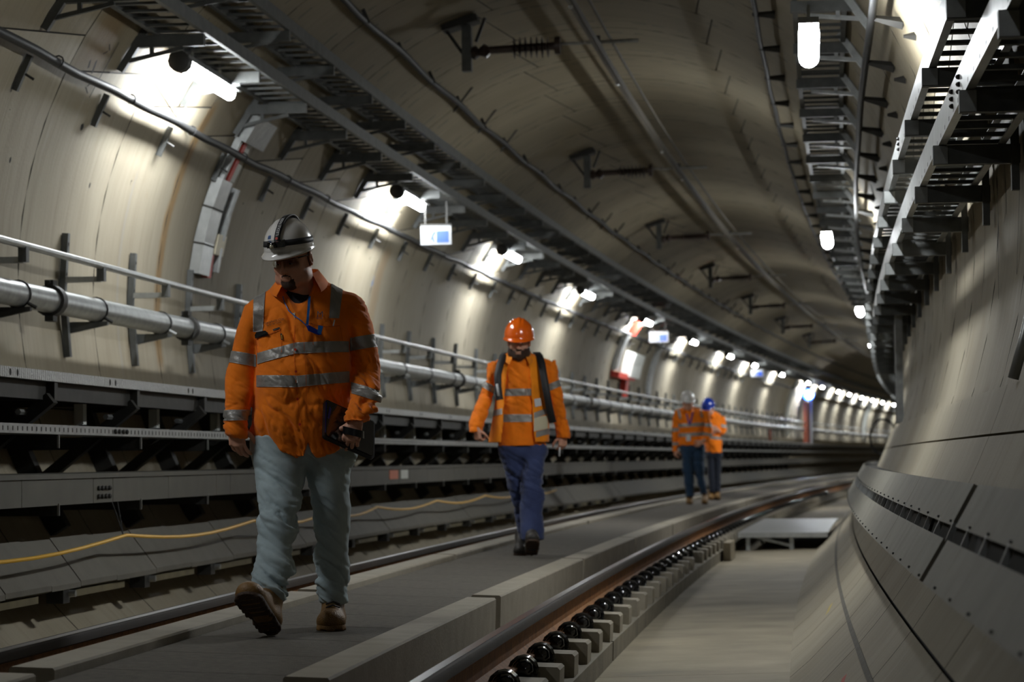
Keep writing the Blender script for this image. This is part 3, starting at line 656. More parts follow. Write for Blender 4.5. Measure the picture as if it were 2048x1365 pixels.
# overhead conductor rail with insulated cantilevers
t = thing('conductor_rail', 'slim aluminium overhead conductor rail under the ceiling crown', 'conductor', (.24, 25, 4.55))
MB().sweep([(.225, 4.56), (.255, 4.56), (.25, 4.61), (.265, 4.645), (.215, 4.645), (.23, 4.61)], 12, 225, 2).build('conductor_bar', 'alu', t)
MB().line_tube(.36, 4.68, 12, 225, .016, 6, 2).build('return_wire', 'alu', t)
for s in (20.3, 24.6, 30.2, 33.3, 44.5): 
    MB().ell((.24, s, 4.555), (.022, .03, .022), 8, 5).build('joint_bolt', 'galv_bright', t)
for i, s in enumerate((12.8, 22.7, 32.8, 42.7, 52.7, 62.8, 73, 83)):
    t = thing('cantilever', '%s overhead cantilever with a ribbed dark insulator reaching to the conductor rail' % (ORD[i - 1] if i > 1 else ('unseen' if i == 0 else 'nearest')), 'cantilever', (-1.0, s, 4.6), 'insulated overhead cantilevers')
    if i == 0: t['label'] = 'overhead cantilever ahead of the camera above the frame'
    m = MB(); pa, pb = wallpt(113.5, .02), wallpt(108.6, .02); m.bar((pa[0] - .03, s, pa[1] - .02), (pb[0] + .06, s, pb[1] - .02), .06, .24, (0, 1, 0)); m.build('base_plate', 'steel_dark', t)
    MB().box(-1.06, -.97, s - .05, s + .05, 4.42, 4.86).build('drop_post', 'galv_dull', t)
    MB().bar((-1.22, s, 4.83), (-1.06, s, 4.6), .03, .03, (0, 1, 0)).build('strut', 'steel_dark', t)
    MB().bar((-.84, s, 4.93), (-.93, s, 4.7), .03, .03, (0, 1, 0)).build('strut', 'steel_dark', t)
    MB().tube([(-.98, s, 4.6), (-.93, s, 4.6), (-.90, s, 4.6), (-.84, s, 4.61), (-.80, s, 4.62)], [.05, .07, .04, .075, .04], 8).build('knuckle', 'insulator', t, smooth=True)
    m = MB(); m.tube([(-.80, s, 4.62), (-.14, s, 4.64)], .038, 8)
    for q in np.linspace(-.56, -.24, 7): m.tube([(q - .012, s, 4.63), (q, s, 4.63), (q + .012, s, 4.63)], [.045, .105, .045], 12)
    m.tube([(-.17, s, 4.64), (-.12, s, 4.64)], .085, 10); m.build('insulator', 'insulator', t, smooth=True)
    MB().tube([(-.12, s, 4.655), (.62, s, 4.665)], [.014, .02], 8).build('cantilever_tube', 'galv', t, smooth=True)
    MB().box(.22, .26, s - .03, s + .03, 4.655, 4.72).build('rail_clamp', 'steel_dark', t)
# ================================================================ LAMPS
def lamp(u, s, v, ln, label, group, r=.075, cap=True):
    v -= .03
    t = thing('tube_lamp', label, 'lamp', (u, s, v), group)
    a, b = s - ln / 2, s + ln / 2
    hw_ = .075 if cap else .058
    sec = [(-.046, .022), (-.045, -.012), (-.034, -.040), (-.018, -.053), (0, -.057), (.018, -.053), (.034, -.040), (.045, -.012), (.046, .022)]
    if not cap: sec = [(.062 * math.cos(x_), .062 * math.sin(x_) - .02) for x_ in np.linspace(-3.9, .75, 13)]
    n_ = len(sec); ss_ = [(a, .55), (a + .015, .85), (a + .05, 1), (b - .05, 1), (b - .015, .85), (b, .55)]
    for part, (k0_, k1_), mt_ in (('diffuser', (0, n_ // 2), 'lamp_white' if cap else 'lamp_right'), ('diffuser_track_side', (n_ // 2, n_ - 1), 'lamp_track' if cap else 'lamp_right')):
        m = MB(); pr = sec[k0_:k1_ + 1]; nn = len(pr); vs_ = []
        for q, k_ in ss_: vs_ += [(u + x * k_, q, v + .022 + (z - .022) * k_) for x, z in pr]
        fs_ = [(nn * i + k, nn * i + k + 1, nn * i + nn + k + 1, nn * i + nn + k) for i in range(5) for k in range(nn - 1)]
        b0 = len(vs_); vs_ += [(u, a, v + .02), (u, b, v + .02)]
        fs_ += [(b0, k + 1, k) for k in range(nn - 1)] + [(b0 + 1, nn * 5 + k, nn * 5 + k + 1) for k in range(nn - 1)]
        m.add(vs_, fs_); m.build(part, mt_, t, smooth='all')
    if cap: m = MB(); m.tube([(u, a - .06, v + .01), (u, a - .045, v + .01), (u, a + .055, v + .01)], [r * .7, r * 1.08, r * 1.08], 12); m.build('end_cap', 'steel_dark', t, smooth=True, label='dark grey end cap')
    MB().box(u - hw_, u + hw_, a - .03, b + .03, v + .024, v + .06).build('housing', 'galv_dull', t)
    for q in (a + .35, b - .35): MB().bar((u, q, v + r), (u, q, v + .2), .02, .02, (0, 1, 0)).build('hanger', 'galv_dull', t)
    return t
LS = [18.1, 26.9, 34.5, 42.9, 52.0, 61.2, 70.2, 77.4, 86.7, 96.8, 103, 110.6, 116, 122.6, 128.5, 134.2, 141, 148, 156, 165]
for i, s in enumerate(LS):
    lamp(-2.35, s, 3.70, 1.55, '%s glowing white tube lamp from the camera under the left cable ladder' % ORD[i] if i else 'nearest glowing white tube lamp under the left cable ladder', 'white tube lamps on the left wall')
for i, (u, s, v) in enumerate(((2.249, 14.6, 3.24), (2.31, 27.5, 3.21), (2.52, 40.8, 3.18), (2.4, 54, 3.2), (2.4, 67, 3.2), (2.4, 80, 3.2), (2.4, 93, 3.2))):
    lamp(u, s, v, 1.0, '%s glowing white tube lamp from the camera on the right wall' % (ORD[i] if i else 'nearest'), 'white tube lamps on the right wall', cap=False)
lt = lamp(-2.35, 8.9, 3.7, 1.5, 'tube lamp above the left wall just outside the picture', 'lamps out of the picture')
lt2 = lamp(2.25, 1.4, 3.2, 1.5, 'tube lamp above the right wall beside the camera', 'lamps out of the picture')
for c_ in list(lt.children) + list(lt2.children):
    if c_.name.startswith('diffuser'): c_.data.materials[0] = MATS['lamp_dim' if c_.parent == lt else 'lamp_faint']
# blue light at the far cross passage
t = thing('blue_beacon', 'blue glowing light above the far cross passage', 'lamp', (-2.6, 100, 3.3))
MB().ell((-2.55, 99.5, 3.25), (.22, .12, .22), 12, 8).build('lens', 'lamp_blue', t, smooth='all')
MB().ell((-2.50, 99.3, 3.25), (.14, .12, .14), 12, 8).build('bulb', 'lamp_white', t, smooth='all')
t = thing('passage_door', 'red-brown cross passage door in the far left wall', 'door', (-2.95, 101, 1.24))
MB().box(-2.85, -2.70, 100.2, 101.6, 1.24, 3.0).build('leaf', 'red_brown', t); MB().box(-2.70, -2.62, 101.6, 101.8, 1.24, 3.2).build('post', 'galv_bright', t)
# ================================================================ SIGNS AND WALL BOXES
def sign(u, s, v0, v1, w, label, motif=True):
    t = thing('hanging_sign', label, 'sign', (u, s, v0), 'blue and white signs hung from the left cable ladder')
    MB().box(u - w / 2, u + w / 2, s, s + .02, v0, v1).build('board', 'sign_white', t)
    MB().box(u - w / 2, u + w / 2, s - .004, s + .03, v1, v1 + .02).build('top_rail', 'steel_dark', t)
    for q in (-.35, .35): MB().box(u + w * q - .01, u + w * q + .01, s, s + .02, v1 + .02, 3.72).build('hanger', 'steel_dark', t)
    h = v1 - v0
    MB().box(u + w * .02, u + w * .42, s - .003, s, v0 + h * .1, v0 + h * .72).build('blue_field', 'sign_blue', t)
    # running figure, arrow and doorway in simple strokes
    MB().bar((u - w * .06, s - .002, v0 + h * .12), (u - w * .12, s - .002, v0 + h * .45), .004, w * .05, (0, 0, 1)).build('figure_leg', 'sign_blue', t)
    MB().bar((u - w * .12, s - .002, v0 + h * .45), (u - w * .02, s - .002, v0 + h * .68), .004, w * .06, (0, 0, 1)).build('figure_body', 'sign_blue', t)
    MB().bar((u - w * .2, s - .002, v0 + h * .2), (u - w * .12, s - .002, v0 + h * .4), .004, w * .04, (0, 0, 1)).build('figure_leg', 'sign_blue', t)
sign(-2.18, 27.6, 3.22, 3.44, .36, 'first blue and white sign hanging between the left lamps')
sign(-2.2, 53.0, 3.27, 3.50, .42, 'second, more distant blue and white sign hanging on the left')
sign(-2.2, 77.0, 3.27, 3.50, .40, 'third and farthest blue and white sign hanging on the left')
t = thing('wall_trunking', 'grey wall trunking with red conduit and cream box beside the white helmet', 'trunking', (-3.0, 20.6, 2.2))
def arc_box(a0, a1, s0, s1, off0, off1, name, mat, label=None, par=None):
    m = MB(); n = max(1, int(abs(a1 - a0) / 4))
    for i in range(n):
        x0, x1 = a0 + (a1 - a0) * i / n, a0 + (a1 - a0) * (i + 1) / n; q = [wallpt(x0, off0), wallpt(x1, off0), wallpt(x1, off1), wallpt(x0, off1)]
        m.add([(p[0], s, p[1]) for s in (s0, s1) for p in q], [(0, 1, 2, 3), (7, 6, 5, 4), (0, 4, 5, 1), (1, 5, 6, 2), (2, 6, 7, 3), (3, 7, 4, 0)])
    return fixn(m.build(name, mat, par or t, label=label))
arc_box(157.2, 173.0, 20.28, 20.62, .01, .10, 'trunking_cover', 'galv_bright'); arc_box(162.0, 162.3, 20.275, 20.625, .01, .103, 'cover_joint', 'joint_dark'); arc_box(168.0, 168.3, 20.275, 20.625, .01, .103, 'cover_joint', 'joint_dark')
arc_box(157.8, 172.0, 20.85, 20.93, .0, .10, 'side_channel', 'galv', None); arc_box(157.5, 165.5, 20.64, 20.84, .0, .02, 'back_plate', 'steel_dark')
arc_box(145.5, 150.3, 20.35, 21.0, .01, .12, 'upper_box', 'galv'); arc_box(150.3, 157.3, 20.52, 20.62, .02, .07, 'red_conduit', 'red', 'red conduit'); arc_box(150.3, 157.3, 20.36, 20.42, .02, .08, 'side_channel', 'galv'); arc_box(150.3, 157.0, 20.75, 20.9, .0, .03, 'cream_strip', 'white_box')
arc_box(165.8, 169.2, 20.70, 20.98, .02, .10, 'cream_box', 'cream', 'cream plastic box'); arc_box(169.3, 173.2, 20.64, 20.76, .02, .08, 'red_pipe', 'red', 'red pipe end'); arc_box(169.3, 173.0, 20.78, 20.88, .0, .05, 'dark_pipe', 'steel_dark')
t = thing('valve_station', 'white wall box with red valves behind the orange-helmeted man', 'box', (-3.0, 53, 1.8))
arc_box(159, 169.5, 52.8, 54.4, .02, .25, 'white_box', 'white_box', None); arc_box(168.5, 170.8, 51.3, 54.0, .02, .2, 'valve', 'red', 'red valve body'); arc_box(171, 178, 53.0, 53.5, .02, .15, 'riser', 'red', 'red riser pipe')
arc_box(146.5, 152.5, 52.0, 52.5, .02, .12, 'red_conduit', 'red', 'red conduit'); arc_box(153, 168, 51.3, 51.8, .02, .12, 'trunking_cover', 'galv_bright'); arc_box(150, 175, 57.5, 58.0, .0, .08, 'side_channel', 'galv')
t = thing('stanchion_column', 'dark red column far down the left wall', 'column', (-2.9, 86, 1.24)); MB().box(-2.75, -2.68, 86, 86.2, 1.24, 1.7).build('post', 'red_brown', t)
t = thing('duct_hoop', 'pale curved ring frame on the far left wall', 'frame', (-2.9, 131, 2))
for s in (95, 131): m = MB(); pp = [wallpt(a, .08) for a in np.linspace(146, 188, 10)]; m.tube([(p[0], s, p[1]) for p in pp], .12, 8); m.build('hoop', 'white_box', t, smooth='all')
t = thing('wall_post', 'vertical steel post on the right wall at the far end of the ladders', 'post', (3.0, 24, 1.0)); 
MB().box(2.99, 3.06, 24.0, 24.12, 1.05, 2.1).build('post_body', 'galv', t); MB().box(3.0, 3.06, 25.0, 25.1, 1.05, 2.1).build('post_body', 'galv_dull', t)
tb = thing('cable_coil', 'coil of black cable hung at the far right end of the tunnel', 'cable', (2.4, 70, .9)); 
MB().tube([(2.35 + .33 * math.cos(a), 62, 1.2 + .45 * math.sin(a)) for a in np.linspace(0, 6.283, 20)], .03, 8).build('coil_loop', 'cable_black', tb, smooth='all')
# red hydrant sticker on the pipe
m = MB(); R_ = .0855
def on_pipe(s, a): return (-2.87 + R_ * math.cos(a), s, 1.83 + R_ * math.sin(a))
for i in range(6):
    for j in range(2):
        s0, s1 = 13.9 + .1 * i, 14.0 + .1 * i; a0, a1 = .15 + .25 * j, .40 + .25 * j
        if i == 5: m.add([on_pipe(s0, a0), on_pipe(s0, a1), on_pipe(s0 + .08 + (0 if j else 0), .40)], [(0, 1, 2)])
        else: m.add([on_pipe(s0, a0), on_pipe(s1, a0), on_pipe(s1, a1), on_pipe(s0, a1)], [(0, 1, 2, 3)])
pst = bpy.data.objects['fire_main_pipe']; m.build('sticker', 'red', pst, label='red arrow-shaped sticker')
# ================================================================ PEOPLE (signed distance fields turned into meshes)
def vnoise(P, seed=0):
    P = P + 1000.0; i = np.floor(P).astype(np.int64); f = P - i; f = f * f * (3 - 2 * f); out = 0
    for dx in (0, 1):
        for dy in (0, 1):
            for dz in (0, 1):
                h = ((i[:, 0] + dx) * 73856093) ^ ((i[:, 1] + dy) * 19349663) ^ ((i[:, 2] + dz) * 83492791) ^ (seed * 2654435761)
                h = (h ^ (h >> 13)) * 1274126177 & 0xffffffff; h = (h ^ (h >> 16)) & 0xffff
                w = (f[:, 0] if dx else 1 - f[:, 0]) * (f[:, 1] if dy else 1 - f[:, 1]) * (f[:, 2] if dz else 1 - f[:, 2])
                out = out + w * (h / 65535.0)
    return out * 2 - 1
class SDF:
    def __init__(s, lo, hi, h):
        s.lo = np.array(lo, float); s.h = h; s.n = np.ceil((np.array(hi) - s.lo) / h).astype(int) + 1
        s.g = np.full(s.n, 0.05, np.float32)
    def sub(s, lo, hi):
        a = np.clip(np.floor((np.array(lo) - s.lo) / s.h).astype(int) - 1, 0, s.n); b = np.clip(np.ceil((np.array(hi) - s.lo) / s.h).astype(int) + 2, 0, s.n)
        sl = tuple(slice(x, y) for x, y in zip(a, b))
        X = [s.lo[k] + s.h * np.arange(a[k], b[k]) for k in range(3)]
        return sl, X[0][:, None, None], X[1][None, :, None], X[2][None, None, :]
    def put(s, sl, d, k, cut=False):
        g = s.g[sl]; d = np.broadcast_to(d, g.shape).astype(np.float32)
        if cut:
            s.g[sl] = np.maximum(g, -d) if not k else -s._sm(-g, d, k); return
        s.g[sl] = np.minimum(g, d) if not k else s._sm(g, d, k)
    @staticmethod
    def _sm(a, b, k):
        h = np.clip(.5 + .5 * (b - a) / k, 0, 1); return b + (a - b) * h - k * h * (1 - h)
    def cone(s, a, b, r1, r2, k=.01, cut=False, sc=(1, 1, 1)):
        a = np.array(a, float); b = np.array(b, float); m = max(r1, r2) * max(sc) + k + .01
        sl, X, Y, Z = s.sub(np.minimum(a, b) - m, np.maximum(a, b) + m)
        S = np.array(sc, float); A = a / S; B = b / S; d = B - A; L2 = float(d @ d) + 1e-12
        px, py, pz = X / S[0] - A[0], Y / S[1] - A[1], Z / S[2] - A[2]
        t = np.clip((px * d[0] + py * d[1] + pz * d[2]) / L2, 0, 1)
        q = np.sqrt((px - t * d[0]) ** 2 + (py - t * d[1]) ** 2 + (pz - t * d[2]) ** 2) - (r1 + (r2 - r1) * t)
        s.put(sl, q * min(sc), k, cut)
    def chain(s, pts, rr, k=.01, sc=(1, 1, 1)):
        for i in range(len(pts) - 1): s.cone(pts[i], pts[i + 1], rr[i], rr[i + 1], k, sc=sc)
    def ell(s, c, r, R=None, k=.01, cut=False):
        c = np.array(c, float); r = np.array(r, float); m = r.max() + k + .01
        sl, X, Y, Z = s.sub(c - m, c + m); px, py, pz = X - c[0], Y - c[1], Z - c[2]
        if R is not None:
            R = np.array(R); qx = px * R[0, 0] + py * R[1, 0] + pz * R[2, 0]; qy = px * R[0, 1] + py * R[1, 1] + pz * R[2, 1]; qz = px * R[0, 2] + py * R[1, 2] + pz * R[2, 2]
        else: qx, qy, qz = px, py, pz
        k0 = np.sqrt((qx / r[0]) ** 2 + (qy / r[1]) ** 2 + (qz / r[2]) ** 2); k1 = np.sqrt((qx / r[0] ** 2) ** 2 + (qy / r[1] ** 2) ** 2 + (qz / r[2] ** 2) ** 2) + 1e-9
        s.put(sl, k0 * (k0 - 1) / k1, k, cut)
    def zloft(s, st, k=.015, rnd=.0, topcap=.0):
        st = np.array(sorted(st), float); z0, z1 = st[0, 0], st[-1, 0]; m = .06
        lo = [(st[:, 1] - st[:, 3]).min() - m, (st[:, 2] - st[:, 4]).min() - m, z0 - m]; hi = [(st[:, 1] + st[:, 3]).max() + m, (st[:, 2] + st[:, 4]).max() + m, z1 + m]
        sl, X, Y, Z = s.sub(lo, hi); zz = np.clip(Z, z0, z1)
        def smooth(c):
            zf = np.linspace(z0, z1, 200); v = np.interp(zf, st[:, 0], st[:, c]); w = max(1, int(.02 / ((z1 - z0) / 199 + 1e-9))); ker = np.ones(2 * w + 1) / (2 * w + 1)
            v = np.convolve(np.pad(v, w, mode='edge'), ker, 'valid'); return np.interp(zz, zf, v)
        cx, cy, rx, ry = smooth(1), smooth(2), smooth(3), smooth(4); qx = (X - cx) / rx; qy = (Y - cy) / ry
        k0 = np.sqrt(qx ** 2 + qy ** 2); k1 = np.sqrt((qx / rx) ** 2 + (qy / ry) ** 2) + 1e-6; d = k0 * (k0 - 1) / k1
        d = np.where(k0 < .2, -np.minimum(rx, ry) * .8, d); dz = np.maximum(z0 - Z, Z - z1)
        if topcap: d = np.where(dz > 0, np.sqrt(np.maximum(d, 0) ** 2 + dz ** 2) + np.minimum(np.maximum(d, -1), 0) * 0 , d); d = np.maximum(d, dz)
        else: d = np.maximum(d, dz)
        s.put(sl, d, k)
    def mesh(s):
        g = np.clip(s.g, -.04, .04); g[0] = g[-1] = .04; g[:, 0] = g[:, -1] = .04; g[:, :, 0] = g[:, :, -1] = .04
        G = vdb.FloatGrid(background=.04); G.copyFromArray(np.ascontiguousarray(g)); v, q = G.convertToQuads(0.0)
        v = np.array(v, float) * s.h + s.lo; q = np.array(q)
        t = v[q[:, 0]]; n = np.cross(v[q[:, 1]] - t, v[q[:, 2]] - t); vol = (t * n).sum()
        if vol < 0: q = q[:, ::-1]
        return v, q
def normals(v, q):
    n = np.cross(v[q[:, 2]] - v[q[:, 0]], v[q[:, 3 if q.shape[1] > 3 else 1]] - v[q[:, 1 if q.shape[1] > 3 else 0]]); N = np.zeros_like(v)
    for c in range(q.shape[1]): np.add.at(N, q[:, c], n)
    return N / (np.linalg.norm(N, axis=1)[:, None] + 1e-12)
def relax(v, q, it=2, lam=.5):
    for _ in range(it):
        A = np.zeros_like(v); C = np.zeros(len(v))
        for c in range(4):
            for d in (1, 3): np.add.at(A, q[:, c], v[q[:, (c + d) % 4]]); np.add.at(C, q[:, c], 1)
        v = v + lam * (A / np.maximum(C, 1)[:, None] - v)
    return v
def mk(name, v, f, mat, parent, smooth=True, label=None, mats=None, midx=None):
    me = bpy.data.meshes.new(name); me.from_pydata(np.asarray(v).tolist(), [], [tuple(int(i) for i in p) for p in f])
    me.materials.append(MATS[mat])
    for m in (mats or []): me.materials.append(MATS[m])
    if midx is not None: me.polygons.foreach_set('material_index', midx)
    if smooth: me.shade_smooth()
    o = bpy.data.objects.new(name, me); COL.objects.link(o); o.parent = parent
    if label: o['label'] = label
    return o
def to_bm(v, f):
    bm = bmesh.new(); vs = [bm.verts.new(p) for p in np.asarray(v).tolist()]
    for p in f: bm.faces.new([vs[int(i)] for i in p])
    bm.normal_update(); return bm
def band(name, v, q, planes, mat, parent, off=.003, label=None):
    """strip of reflective tape: the part of the cloth mesh inside the planes (point, outward normal), lifted off it"""
    keep = np.ones(len(v), bool)
    for p, n in planes: keep &= ((v - np.array(p)) @ np.array(n)) < .03
    fq = q[keep[q].all(1)]
    if not len(fq): return None
    used = np.unique(fq); mp = -np.ones(len(v), int); mp[used] = np.arange(len(used)); N = normals(v, q)
    bm = to_bm(v[used] + N[used] * off, mp[fq])
    for p, n in planes:
        bmesh.ops.bisect_plane(bm, geom=list(bm.verts) + list(bm.edges) + list(bm.faces), plane_co=Vector(p), plane_no=Vector(n), clear_outer=True)
    if not bm.faces: bm.free(); return None
    left = set(bm.faces); isl = []
    while left:
        st_ = [left.pop()]; cur = [st_[0]]
        while st_:
            f = st_.pop()
            for e in f.edges:
                for g in e.link_faces:
                    if g in left: left.remove(g); cur.append(g); st_.append(g)
        isl.append(cur)
    if len(isl) > 1:
        big = max(len(k) for k in isl); isl.sort(key=lambda k: (len(k) > .25 * big, -sum(f.calc_center_median().y for f in k) / len(k))); bmesh.ops.delete(bm, geom=[f for k in isl[:-1] for f in k], context='FACES')
    ext = [e for e in bm.edges if e.is_boundary]; r = bmesh.ops.extrude_edge_only(bm, edges=ext); nv = [g for g in r['geom'] if isinstance(g, bmesh.types.BMVert)]
    for x in nv: x.co -= x.normal * 0
    bm.normal_update()
    me = bpy.data.meshes.new(name); bm.to_mesh(me); bm.free(); me.materials.append(MATS[mat]); me.shade_smooth()
    o = bpy.data.objects.new(name, me); COL.objects.link(o); o.parent = parent
    if label: o['label'] = label
    return o
from mathutils.bvhtree import BVHTree
def decal(name, pts, faces, bvh, mat, parent, y0=-1.0, off=.002, label=None, thick=0.0):
    """flat print mapped from the front (x, z) onto a mesh"""
    vs = []
    for x, z in pts:
        h = bvh.ray_cast(Vector((x, y0, z)), Vector((0, 1, 0)))
        y = h[0].y if h[0] is not None else (vs[-1][1] if vs else 0)
        n = h[1] if h[0] is not None else Vector((0, -1, 0))
        vs.append((x, y - off, z))
    return mk(name, vs, faces, mat, parent, smooth=False, label=label)
def text_geo(txt, size, sx=1.0):
    cu = bpy.data.curves.new('t', 'FONT'); cu.body = txt; cu.size = size; cu.resolution_u = 2
    ob = bpy.data.objects.new('t', cu); COL.objects.link(ob); bpy.context.view_layer.update()
    me = ob.to_mesh(); pts = [(v.co.x * sx, v.co.y) for v in me.vertices]; fs = [tuple(p.vertices) for p in me.polygons]
    ob.to_mesh_clear(); bpy.data.objects.remove(ob); bpy.data.curves.remove(cu); return pts, fs
def place2(pts, x, z, rot=0.0):
    c, s = math.cos(rot), math.sin(rot); return [(x + a * c - b * s, z + a * s + b * c) for a, b in pts]
def rot(yaw=0, pitch=0, roll=0): return np.array((Matrix.Rotation(yaw, 3, 'Z') @ Matrix.Rotation(pitch, 3, 'X') @ Matrix.Rotation(roll, 3, 'Y')))
def cloth(name, col, rough=.75, sheen=.2, dirt=.18):
    m = simple(name, col, rough, 0, var=dirt, scale=9, bump=.25, bscale=420); b = m.node_tree.nodes['Principled BSDF']; b.inputs['Sheen Weight'].default_value = sheen; b.inputs['Specular IOR Level'].default_value = .2; return m
cloth('hivis_orange', (0.95, 0.215, 0.004)); cloth('hivis_deep', (0.70, 0.13, 0.004)); cloth('hivis_yellowish', (0.96, 0.28, 0.006))
simple('reflective_tape', (0.30, 0.285, 0.265), .45, .25, var=.12, scale=30, bump=.15, bscale=200)
cloth('jeans_pale', (0.40, 0.49, 0.52), .85); cloth('jeans_blue', (0.018, 0.045, 0.09), .85); cloth('work_navy', (0.035, 0.05, 0.13), .7); cloth('trousers_dark', (0.012, 0.016, 0.028), .8)
cloth('black_shirt', (0.012, 0.013, 0.018), .85)
simple('skin', (0.60, 0.31, 0.21), .5, var=.12, scale=22, bump=.12, bscale=300); MATS['skin'].node_tree.nodes['Principled BSDF'].inputs['Subsurface Weight'].default_value = .08
MATS['skin'].node_tree.nodes['Principled BSDF'].inputs['Subsurface Radius'].default_value = (.02, .008, .004)
simple('hair', (0.055, 0.026, 0.014), .75, var=.3, scale=60, bump=.8, bscale=500); simple('lips', (0.36, 0.13, 0.09), .5, var=0)
simple('helmet_white', (0.72, 0.70, 0.67), .22, var=.03, coat=.5); simple('helmet_orange', (0.85, 0.13, 0.003), .2, var=0, coat=.6); simple('helmet_blue', (0.005, 0.03, 0.30), .2, var=0, coat=.6)
simple('strap_black', (0.012, 0.012, 0.014), .6, var=0); simple('print_white', (0.6, 0.6, 0.6), .6, var=0); simple('print_grey', (0.16, 0.13, 0.17), .7, var=0); simple('print_dark', (0.05, 0.02, 0.012), .7, var=0)
simple('lanyard_blue', (0.01, 0.12, 0.42), .5, var=0); simple('lanyard_purple', (0.12, 0.04, 0.22), .6, var=0); simple('leather_tan', (0.20, 0.105, 0.028), .55, var=.25, scale=25, bump=.3, bscale=160)
simple('sole_brown', (0.05, 0.025, 0.012), .7, var=.3, scale=30, bump=.6, bscale=80); simple('leather_black', (0.03, 0.026, 0.022), .6, var=.2); simple('tablet_black', (0.006, 0.006, 0.008), .3, var=0); simple('tablet_blue', (0.005, 0.02, 0.22), .35, var=0)
simple('eye_white', (0.6, 0.58, 0.55), .2, var=0); simple('eye_dark', (0.015, 0.01, 0.008), .1, var=0); simple('lamp_lens', (0.45, 0.42, 0.32), .1, .3, var=0); simple('tattoo', (0.10, 0.09, 0.10), .6, var=.4, scale=60)
def glass():
    m, nt, b = nmat('lens_clear'); b.inputs['Base Color'].default_value = (.9, .92, .9, 1); b.inputs['Roughness'].default_value = .03; b.inputs['Transmission Weight'].default_value = 1.0; b.inputs['IOR'].default_value = 1.08
glass()

def wrinkle(v, q, amp, seed=1, freq=(6, 6, 13), wfun=None, shear=0.0):
    """folds: rounded bulges between narrow creases; shear tilts them across the body"""
    N = normals(v, q); V = v.copy(); V[:, 2] = V[:, 2] + shear * V[:, 0]; F_ = np.array(freq, float)
    warp = .9 * vnoise(V * 3.1, seed + 5); w1 = vnoise(V * F_ + warp[:, None], seed); w2 = vnoise(V * F_ * 2.1 + (1.6 * w1)[:, None], seed + 1); w3 = vnoise(V * 4.2, seed + 2)
    mod = np.clip(.9 + 1.3 * vnoise(V * 3.3, seed + 9), .25, 1.8)
    d = amp * (mod * (np.abs(w1) ** .6 - .5) * 2.6 + 1.15 * mod * (np.abs(w2) ** .6 - .45) + .6 * w3)
    w4 = vnoise(V * F_ * 4.6 + (2.2 * w2)[:, None], seed + 3); d = d + amp * .55 * mod * (np.abs(w4) ** .7 - .4)
    if wfun is not None: d = d * wfun(v)
    return v + N * d[:, None]

